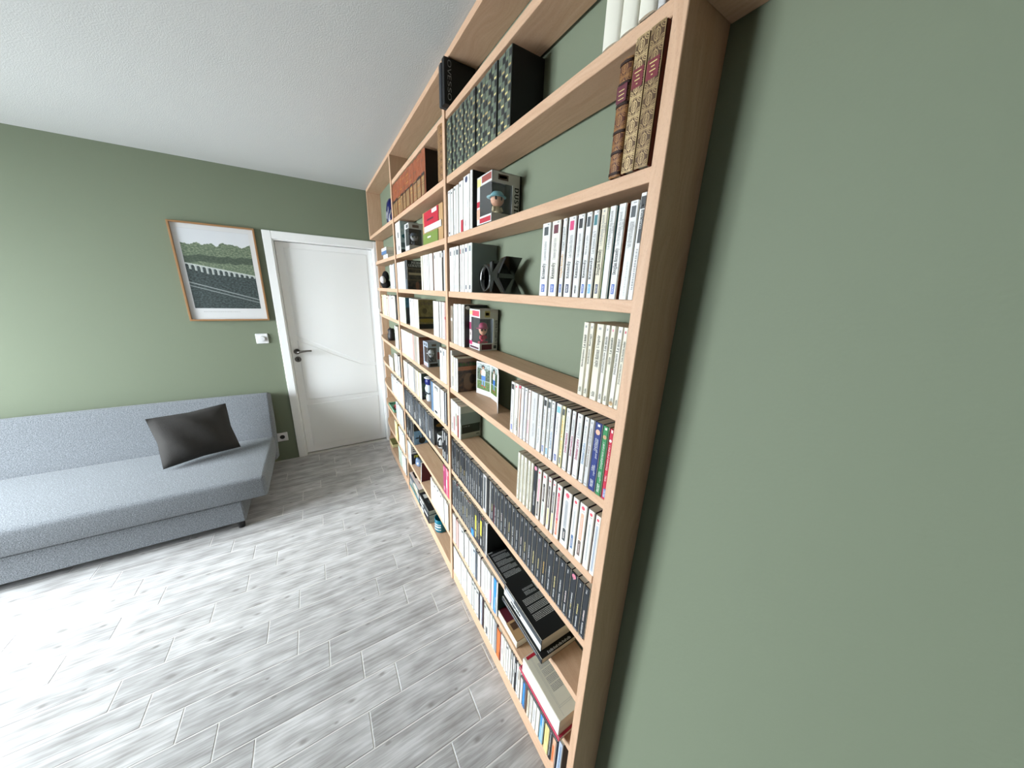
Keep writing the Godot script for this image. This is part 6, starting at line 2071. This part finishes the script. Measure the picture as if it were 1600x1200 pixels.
	run("mid", 7, "left", "paperback", [
		[-2.0956,-2.0404,0.174,-0.1110,"cream","grey","cream paperback","r,.85,.95,-.3,.3,silver"],
		[-2.0385,-1.9799,0.174,-0.1110,"paper","ink","white paperback","g,.3,.6,grey,0,.3"],
		[-1.9614,-1.9182,0.174,-0.1110,"white","grey","white paperback","g,.1,.9,grey,.2,.3"],
		[-1.9147,-1.8694,0.174,-0.1110,"ivory","grey","ivory paperback","g,.1,.9,grey,.2,.3"],
		[-1.8660,-1.8190,0.174,-0.1110,"white","lilac","white paperback",""],
		[-1.8174,-1.7864,0.174,-0.1110,"grey","ink","grey paperback","g,.1,.9,ink,.2,.3"],
		[-1.7848,-1.7468,0.174,-0.1110,"stone","ink","stone grey paperback","g,.1,.9,slate,.2,.5"],
		[-1.7421,-1.6963,0.174,-0.1110,"cream","olive","cream paperback",""],
		[-1.6873,-1.6607,0.174,-0.1110,"butter","white","pale yellow paperback",""],
		[-1.6593,-1.6347,0.174,-0.1110,"paper","picture_forest","white spined paperback with dark green cover",""]])
	run("mid", 7, "right", "paperback", [
		[-1.4494,-1.4014,0.182,-0.1110,"slate","denim","blue grey spined book","r,.0,1,.1,.5,steel"],
		[-1.3967,-1.2813,0.180,-0.1110,"paper","white","wide white book with bold black title","t,LE LIVRE,.82,.95,ink,0,.5,bold;g,.4,.6,grey,0,.2;r,.06,.14,-.3,.1,ink"],
		[-1.2708,-1.2160,0.178,-0.1110,"white","plum","white book with grey print","r,.82,.94,-.2,.1,silver;g,.05,.1,steel,0,.3"],
		[-1.2140,-1.1993,0.178,-0.1110,"navyblack","navy","thin navy spined book",""],
		[-1.1983,-1.1886,0.178,-0.1110,"white","lilac","very thin white book",""],
		[-1.1876,-1.1733,0.178,-0.1110,"ink","black","black spined book",""]])
	run("mid", 8, "left", "paperback", [
		[-2.1200,-2.1224,0.175,-0.1110,"coal","black","dark grey paperback","g,.2,.6,silver,0,.4"],
		[-2.1200,-2.0995,0.174,-0.1128,"charcoal","black","dark grey paperback","g,.1,.8,pale,0,.3"],
		[-2.0995,-2.0725,0.170,-0.1119,"coal","black","dark grey paperback","g,.2,.6,silver,0,.4"],
		[-2.0725,-2.0490,0.172,-0.1113,"graphite","black","dark grey paperback","r,.1,.4,-.3,.3,pale"],
		[-2.0490,-2.0266,0.174,-0.1122,"graphite","black","dark grey paperback","g,.2,.6,silver,0,.4"],
		[-2.0266,-1.9996,0.171,-0.1112,"graphite","black","dark grey paperback","g,.1,.8,pale,0,.3"],
		[-1.9996,-1.9651,0.174,-0.1111,"graphite","black","dark grey paperback","r,.1,.4,-.3,.3,pale"],
		[-1.9651,-1.9324,0.178,-0.1123,"graphite","black","dark grey paperback","g,.1,.8,pale,0,.3"],
		[-1.9324,-1.9001,0.175,-0.1113,"steelgrey","black","dark grey paperback","g,.1,.8,pale,0,.3"],
		[-1.9001,-1.8756,0.173,-0.1106,"charcoal","black","dark grey paperback","g,.2,.6,silver,0,.4"],
		[-1.8756,-1.8466,0.177,-0.1128,"coal","black","dark grey paperback","g,.1,.8,pale,0,.3"],
		[-1.8466,-1.8213,0.172,-0.1098,"graphite","black","dark grey paperback","r,.1,.4,-.3,.3,pale"],
		[-1.8213,-1.7975,0.171,-0.1091,"coal","black","dark grey paperback","g,.1,.8,pale,0,.3"],
		[-1.7975,-1.7746,0.170,-0.1116,"graphite","black","dark grey paperback","g,.2,.6,silver,0,.4"],
		[-1.7746,-1.7502,0.176,-0.1090,"graphite","black","dark grey paperback","g,.2,.6,silver,0,.4"],
		[-1.7502,-1.7156,0.172,-0.1089,"graphite","black","dark grey paperback","g,.2,.6,silver,0,.4"],
		[-1.7156,-1.6824,0.175,-0.1129,"steelgrey","black","dark grey paperback","r,.1,.4,-.3,.3,pale"],
		[-1.6824,-1.6496,0.177,-0.1119,"coal","black","dark grey paperback","g,.1,.8,pale,0,.3"],
		[-1.6496,-1.6168,0.175,-0.1125,"graphite","black","dark grey paperback","g,.2,.6,silver,0,.4"],
		[-1.6168,-1.5927,0.173,-0.1112,"coal","black","dark grey paperback","g,.1,.8,pale,0,.3"],
		[-1.5927,-1.5669,0.178,-0.1107,"graphite","black","dark grey paperback","g,.2,.6,silver,0,.4"],
		[-1.5669,-1.5366,0.173,-0.1123,"steelgrey","black","dark grey paperback","g,.1,.8,pale,0,.3"],
		[-1.5366,-1.5049,0.170,-0.1125,"graphite","black","dark grey paperback","g,.1,.8,pale,0,.3"],
		[-1.5049,-1.4713,0.170,-0.1110,"charcoal","black","dark grey paperback","r,.1,.4,-.3,.3,pale"],
		[-1.4713,-1.4374,0.178,-0.1127,"charcoal","black","dark grey paperback","g,.2,.6,silver,0,.4"],
		[-1.4374,-1.4148,0.176,-0.1114,"coal","picture_amber","dark grey paperback","g,.2,.6,silver,0,.4"]])
	run("mid", 8, "right", "paperback", [
		[-1.2618,-1.2334,0.176,-0.1110,"black","black","black paperback with grey print","r,.55,.95,-.1,.2,pale;r,.05,.3,-.2,.2,pale"],
		[-1.2322,-1.2056,0.176,-0.1110,"black","black","black paperback with grey title","r,.7,.95,-.1,.2,pale;r,.05,.3,-.2,.2,pale"],
		[-1.2045,-1.1754,0.176,-0.1110,"coal","black","black paperback by the upright","r,.6,.9,-.2,.1,pale;r,.05,.3,.1,.4,silver"]])
	run("mid", 9, "left", "paperback", [
		[-2.1200,-2.1181,0.173,-0.1112,"charcoal","black","black paperback","g,.1,.8,grey,0,.3"],
		[-2.1181,-2.0791,0.171,-0.1095,"black","black","black paperback","r,.1,.4,-.2,.2,grey"],
		[-2.0791,-2.0533,0.172,-0.1131,"coal","black","black paperback","g,.2,.6,grey,0,.4"],
		[-2.0533,-2.0183,0.173,-0.1092,"black","black","black paperback","r,.1,.4,-.2,.2,grey"],
		[-2.0183,-1.9932,0.171,-0.1121,"black","black","black paperback","r,.1,.4,-.2,.2,grey"],
		[-1.9932,-1.9655,0.174,-0.1115,"coal","black","black paperback","g,.2,.6,grey,0,.4"],
		[-1.9655,-1.9259,0.172,-0.1102,"charcoal","black","black paperback","g,.1,.8,grey,0,.3"],
		[-1.9259,-1.8988,0.174,-0.1123,"black","picture_hand","black paperback","r,.1,.4,-.2,.2,grey"]])
	run("mid", 9, "right", "paperback", [
		[-1.2572,-1.2132,0.178,-0.1110,"magenta","rose","bright pink paperback","r,.1,.25,-.3,.1,blossom;r,.8,.95,-.3,.0,blossom"],
		[-1.2105,-1.1898,0.178,-0.1110,"blossom","rose","pale pink paperback","r,.3,.6,-.3,.3,white"],
		[-1.1885,-1.1645,0.178,-0.1110,"rose","magenta","deep pink paperback","r,.8,.95,-.3,.0,blush"]])
	run("mid", 10, "left", "paperback", [
		[-2.1200,-2.1155,0.176,-0.1110,"white","plum","white paperback","r,.2,.7,-.2,.3,ink"],
		[-2.1155,-2.0813,0.176,-0.1110,"paper","grey","white paperback","r,.1,.9,.2,.5,slate"],
		[-2.0787,-2.0211,0.178,-0.1110,"ice","picture_yellowtitle","bluish white book with white and black cover","r,.6,.95,-.2,.1,silver"]])
	run("mid", 10, "right", "paperback", [
		[-1.5109,-1.4786,0.180,-0.1116,"ivory","white","ivory white spined paperback","g,.3,.75,grey,0,.4;r,.05,.1,-.25,.25,grey"],
		[-1.4786,-1.4432,0.177,-0.1123,"cream","grey","cream spined paperback","g,.12,.32,grey,0,.4;g,.4,.8,grey,0,.4;r,.9,.95,-.2,.2,grey"],
		[-1.4432,-1.4077,0.178,-0.1128,"ivory","cream","ivory white spined paperback","r,.86,.93,-.3,.3,ink;g,.2,.7,grey,0,.35;r,.06,.13,-.25,.25,grey"],
		[-1.4077,-1.3808,0.180,-0.1113,"white","grey","white spined paperback","g,.12,.32,grey,0,.4;g,.4,.8,grey,0,.4;r,.9,.95,-.2,.2,grey"],
		[-1.3808,-1.3560,0.180,-0.1108,"paper","white","paper spined paperback","r,.86,.93,-.3,.3,ink;g,.2,.7,grey,0,.35;r,.06,.13,-.25,.25,grey"],
		[-1.3560,-1.3253,0.176,-0.1110,"ivory","grey","ivory white spined paperback","g,.12,.32,grey,0,.4;g,.4,.8,grey,0,.4;r,.9,.95,-.2,.2,grey"],
		[-1.3253,-1.2962,0.177,-0.1111,"white","slate","white spined paperback","r,.86,.93,-.3,.3,ink;g,.2,.7,grey,0,.35;r,.06,.13,-.25,.25,grey"],
		[-1.2962,-1.2583,0.177,-0.1128,"ivory","slate","ivory white spined paperback","g,.12,.32,grey,0,.4;g,.4,.8,grey,0,.4;r,.9,.95,-.2,.2,grey"],
		[-1.2583,-1.2224,0.180,-0.1094,"pearl","cream","pearl spined paperback","g,.08,.2,grey,0,.45;g,.35,.6,ink,0,.35"],
		[-1.2224,-1.1880,0.174,-0.1117,"paper","cream","paper spined paperback","g,.12,.32,grey,0,.4;g,.4,.8,grey,0,.4;r,.9,.95,-.2,.2,grey"]])
	run("far", 4, "right", "paperback", [
		[-2.3762,-2.3470,0.167,-0.1099,"white","grey","white spined paperback","g,.3,.75,grey,0,.4;r,.05,.1,-.25,.25,grey"],
		[-2.3470,-2.3158,0.171,-0.1112,"white","grey","white spined paperback","g,.3,.75,grey,0,.4;r,.05,.1,-.25,.25,grey"],
		[-2.3158,-2.2792,0.166,-0.1098,"paper","grey","paper spined paperback","g,.12,.32,grey,0,.4;g,.4,.8,grey,0,.4;r,.9,.95,-.2,.2,grey"],
		[-2.2792,-2.2371,0.167,-0.1115,"paper","cream","paper spined paperback","g,.3,.75,grey,0,.4;r,.05,.1,-.25,.25,grey"],
		[-2.2371,-2.2054,0.173,-0.1114,"silver","grey","silver spined paperback","g,.3,.75,grey,0,.4;r,.05,.1,-.25,.25,grey"]])
	run("far", 5, "left", "paperback", [
		[-2.7750,-2.7417,0.169,-0.1132,"butter","taupe","butter spined paperback","r,.86,.93,-.3,.3,ink;g,.2,.7,grey,0,.35;r,.06,.13,-.25,.25,grey"],
		[-2.7417,-2.7056,0.170,-0.1098,"blush","taupe","blush spined paperback","g,.12,.32,grey,0,.4;g,.4,.8,grey,0,.4;r,.9,.95,-.2,.2,grey"],
		[-2.7056,-2.6676,0.170,-0.1117,"blush","brick","blush spined paperback","g,.3,.75,grey,0,.4;r,.05,.1,-.25,.25,grey"],
		[-2.6676,-2.6170,0.173,-0.1113,"butter","taupe","butter spined paperback","g,.12,.32,grey,0,.4;g,.4,.8,grey,0,.4;r,.9,.95,-.2,.2,grey"],
		[-2.6170,-2.5749,0.171,-0.1122,"cream","olive","cream spined paperback","g,.12,.32,grey,0,.4;g,.4,.8,grey,0,.4;r,.9,.95,-.2,.2,grey"],
		[-2.5749,-2.5281,0.167,-0.1096,"cream","brick","cream spined paperback","r,.86,.93,-.3,.3,ink;g,.2,.7,grey,0,.35;r,.06,.13,-.25,.25,grey"],
		[-2.5281,-2.4944,0.173,-0.1106,"brickpale","taupe","brickpale spined paperback","g,.12,.32,grey,0,.4;g,.4,.8,grey,0,.4;r,.9,.95,-.2,.2,grey"],
		[-2.4944,-2.4520,0.166,-0.1103,"blush","brick","blush spined paperback","g,.08,.2,grey,0,.45;g,.35,.6,ink,0,.35"]])
	run("far", 5, "right", "paperback", [
		[-2.4491,-2.4090,0.176,-0.1109,"silver","grey","silver spined paperback","g,.08,.2,grey,0,.45;g,.35,.6,ink,0,.35"],
		[-2.4090,-2.3677,0.168,-0.1118,"paper","cream","paper spined paperback","g,.12,.32,grey,0,.4;g,.4,.8,grey,0,.4;r,.9,.95,-.2,.2,grey"],
		[-2.3677,-2.3228,0.174,-0.1120,"paper","white","paper spined paperback","r,.86,.93,-.3,.3,ink;g,.2,.7,grey,0,.35;r,.06,.13,-.25,.25,grey"],
		[-2.3228,-2.2883,0.175,-0.1118,"ivory","grey","ivory white spined paperback","g,.12,.32,grey,0,.4;g,.4,.8,grey,0,.4;r,.9,.95,-.2,.2,grey"],
		[-2.2883,-2.2466,0.173,-0.1127,"ivory","grey","ivory white spined paperback","g,.12,.32,grey,0,.4;g,.4,.8,grey,0,.4;r,.9,.95,-.2,.2,grey"]])
	run("far", 6, "right", "paperback", [
		[-2.3211,-2.2917,0.176,-0.1129,"white","ink","white spined paperback","g,.08,.2,grey,0,.45;g,.35,.6,ink,0,.35"],
		[-2.2917,-2.2615,0.171,-0.1096,"ivory","cream","ivory white spined paperback","g,.12,.32,grey,0,.4;g,.4,.8,grey,0,.4;r,.9,.95,-.2,.2,grey"],
		[-2.2615,-2.2275,0.172,-0.1098,"white","cream","white spined paperback","g,.08,.2,grey,0,.45;g,.35,.6,ink,0,.35"]])
	run("far", 7, "left", "paperback", [
		[-2.6570,-2.6021,0.110,-0.1107,"pearl","cream","pearl spined paperback","r,.86,.93,-.3,.3,ink;g,.2,.7,grey,0,.35;r,.06,.13,-.25,.25,grey"],
		[-2.6021,-2.5417,0.108,-0.1092,"silver","cream","silver spined paperback","g,.08,.2,grey,0,.45;g,.35,.6,ink,0,.35"],
		[-2.5417,-2.4815,0.110,-0.1132,"white","cream","white spined paperback","g,.12,.32,grey,0,.4;g,.4,.8,grey,0,.4;r,.9,.95,-.2,.2,grey"]])
	run("far", 7, "right", "paperback", [
		[-2.4185,-2.3929,0.168,-0.1103,"white","grey","white spined paperback","g,.3,.75,grey,0,.4;r,.05,.1,-.25,.25,grey"],
		[-2.3929,-2.3582,0.171,-0.1096,"ivory","cream","ivory white spined paperback","g,.12,.32,grey,0,.4;g,.4,.8,grey,0,.4;r,.9,.95,-.2,.2,grey"],
		[-2.3582,-2.3238,0.175,-0.1115,"paper","cream","paper spined paperback","r,.86,.93,-.3,.3,ink;g,.2,.7,grey,0,.35;r,.06,.13,-.25,.25,grey"],
		[-2.3238,-2.2900,0.171,-0.1124,"white","ink","white spined paperback","g,.3,.75,grey,0,.4;r,.05,.1,-.25,.25,grey"],
		[-2.2900,-2.2580,0.165,-0.1088,"silver","cream","silver spined paperback","g,.3,.75,grey,0,.4;r,.05,.1,-.25,.25,grey"],
		[-2.2580,-2.2248,0.170,-0.1116,"paper","grey","paper spined paperback","g,.3,.75,grey,0,.4;r,.05,.1,-.25,.25,grey"]])
	run("far", 8, "right", "paperback", [
		[-2.6077,-2.5518,0.172,-0.1120,"silver","white","silver spined paperback","r,.86,.93,-.3,.3,ink;g,.2,.7,grey,0,.35;r,.06,.13,-.25,.25,grey"],
		[-2.5518,-2.5111,0.167,-0.1097,"paper","ink","paper spined paperback","r,.86,.93,-.3,.3,ink;g,.2,.7,grey,0,.35;r,.06,.13,-.25,.25,grey"],
		[-2.5111,-2.4570,0.166,-0.1119,"white","white","white spined paperback","r,.86,.93,-.3,.3,ink;g,.2,.7,grey,0,.35;r,.06,.13,-.25,.25,grey"],
		[-2.4570,-2.3970,0.172,-0.1107,"ivory","ink","ivory white spined paperback","g,.08,.2,grey,0,.45;g,.35,.6,ink,0,.35"],
		[-2.3970,-2.3373,0.166,-0.1132,"white","grey","white spined paperback","r,.86,.93,-.3,.3,ink;g,.2,.7,grey,0,.35;r,.06,.13,-.25,.25,grey"],
		[-2.3373,-2.2858,0.173,-0.1122,"silver","cream","silver spined paperback","g,.12,.32,grey,0,.4;g,.4,.8,grey,0,.4;r,.9,.95,-.2,.2,grey"],
		[-2.2858,-2.2313,0.174,-0.1131,"ivory","cream","ivory white spined paperback","g,.3,.75,grey,0,.4;r,.05,.1,-.25,.25,grey"],
		[-2.2313,-2.1834,0.173,-0.1110,"white","grey","white spined paperback","g,.08,.2,grey,0,.45;g,.35,.6,ink,0,.35"]])
	run("far", 9, "right", "paperback", [
		[-2.4907,-2.4415,0.169,-0.1101,"silver","grey","silver spined paperback","g,.08,.2,grey,0,.45;g,.35,.6,ink,0,.35"],
		[-2.4415,-2.3972,0.176,-0.1098,"silver","cream","silver spined paperback","r,.86,.93,-.3,.3,ink;g,.2,.7,grey,0,.35;r,.06,.13,-.25,.25,grey"],
		[-2.3972,-2.3461,0.171,-0.1126,"paper","grey","paper spined paperback","g,.12,.32,grey,0,.4;g,.4,.8,grey,0,.4;r,.9,.95,-.2,.2,grey"],
		[-2.3461,-2.3101,0.169,-0.1100,"silver","grey","silver spined paperback","g,.12,.32,grey,0,.4;g,.4,.8,grey,0,.4;r,.9,.95,-.2,.2,grey"],
		[-2.3101,-2.2596,0.170,-0.1121,"silver","white","silver spined paperback","g,.3,.75,grey,0,.4;r,.05,.1,-.25,.25,grey"],
		[-2.2596,-2.2165,0.166,-0.1115,"pearl","ink","pearl spined paperback","g,.12,.32,grey,0,.4;g,.4,.8,grey,0,.4;r,.9,.95,-.2,.2,grey"]])
	run("far", 10, "left", "paperback", [
		[-2.6068,-2.5803,0.172,-0.1101,"cream","olive","cream spined paperback","g,.08,.2,grey,0,.45;g,.35,.6,ink,0,.35"],
		[-2.5803,-2.5512,0.169,-0.1127,"butter","ochre","butter spined paperback","g,.12,.32,grey,0,.4;g,.4,.8,grey,0,.4;r,.9,.95,-.2,.2,grey"],
		[-2.5512,-2.5249,0.175,-0.1109,"maize","ochre","maize spined paperback","g,.12,.32,grey,0,.4;g,.4,.8,grey,0,.4;r,.9,.95,-.2,.2,grey"],
		[-2.5249,-2.4956,0.170,-0.1121,"maize","ochre","maize spined paperback","g,.12,.32,grey,0,.4;g,.4,.8,grey,0,.4;r,.9,.95,-.2,.2,grey"]])
	run("far", 10, "right", "paperback", [
		[-2.4367,-2.4036,0.175,-0.1113,"white","cream","white spined paperback","g,.08,.2,grey,0,.45;g,.35,.6,ink,0,.35"],
		[-2.4036,-2.3635,0.172,-0.1105,"white","grey","white spined paperback","g,.12,.32,grey,0,.4;g,.4,.8,grey,0,.4;r,.9,.95,-.2,.2,grey"],
		[-2.3635,-2.3376,0.174,-0.1118,"ice","white","ice spined paperback","g,.3,.75,grey,0,.4;r,.05,.1,-.25,.25,grey"],
		[-2.3376,-2.3075,0.174,-0.1102,"ice","cream","ice spined paperback","g,.3,.75,grey,0,.4;r,.05,.1,-.25,.25,grey"],
		[-2.3075,-2.2660,0.175,-0.1095,"white","white","white spined paperback","r,.86,.93,-.3,.3,ink;g,.2,.7,grey,0,.35;r,.06,.13,-.25,.25,grey"],
		[-2.2660,-2.2294,0.173,-0.1118,"ice","cream","ice spined paperback","g,.3,.75,grey,0,.4;r,.05,.1,-.25,.25,grey"]])
	run("far", 11, "right", "paperback", [
		[-2.5186,-2.4807,0.172,-0.1095,"mint","white","mint spined paperback","g,.3,.75,grey,0,.4;r,.05,.1,-.25,.25,grey"],
		[-2.4807,-2.4458,0.176,-0.1118,"mint","grey","mint spined paperback","g,.3,.75,grey,0,.4;r,.05,.1,-.25,.25,grey"],
		[-2.4458,-2.4122,0.174,-0.1131,"mint","white","mint spined paperback","g,.12,.32,grey,0,.4;g,.4,.8,grey,0,.4;r,.9,.95,-.2,.2,grey"],
		[-2.4122,-2.3636,0.173,-0.1100,"mint","grey","mint spined paperback","g,.12,.32,grey,0,.4;g,.4,.8,grey,0,.4;r,.9,.95,-.2,.2,grey"],
		[-2.3636,-2.3217,0.166,-0.1126,"ivory","white","ivory white spined paperback","g,.12,.32,grey,0,.4;g,.4,.8,grey,0,.4;r,.9,.95,-.2,.2,grey"],
		[-2.3217,-2.2776,0.168,-0.1105,"ivory","white","ivory white spined paperback","g,.08,.2,grey,0,.45;g,.35,.6,ink,0,.35"],
		[-2.2776,-2.2362,0.175,-0.1095,"white","grey","white spined paperback","r,.86,.93,-.3,.3,ink;g,.2,.7,grey,0,.35;r,.06,.13,-.25,.25,grey"]])
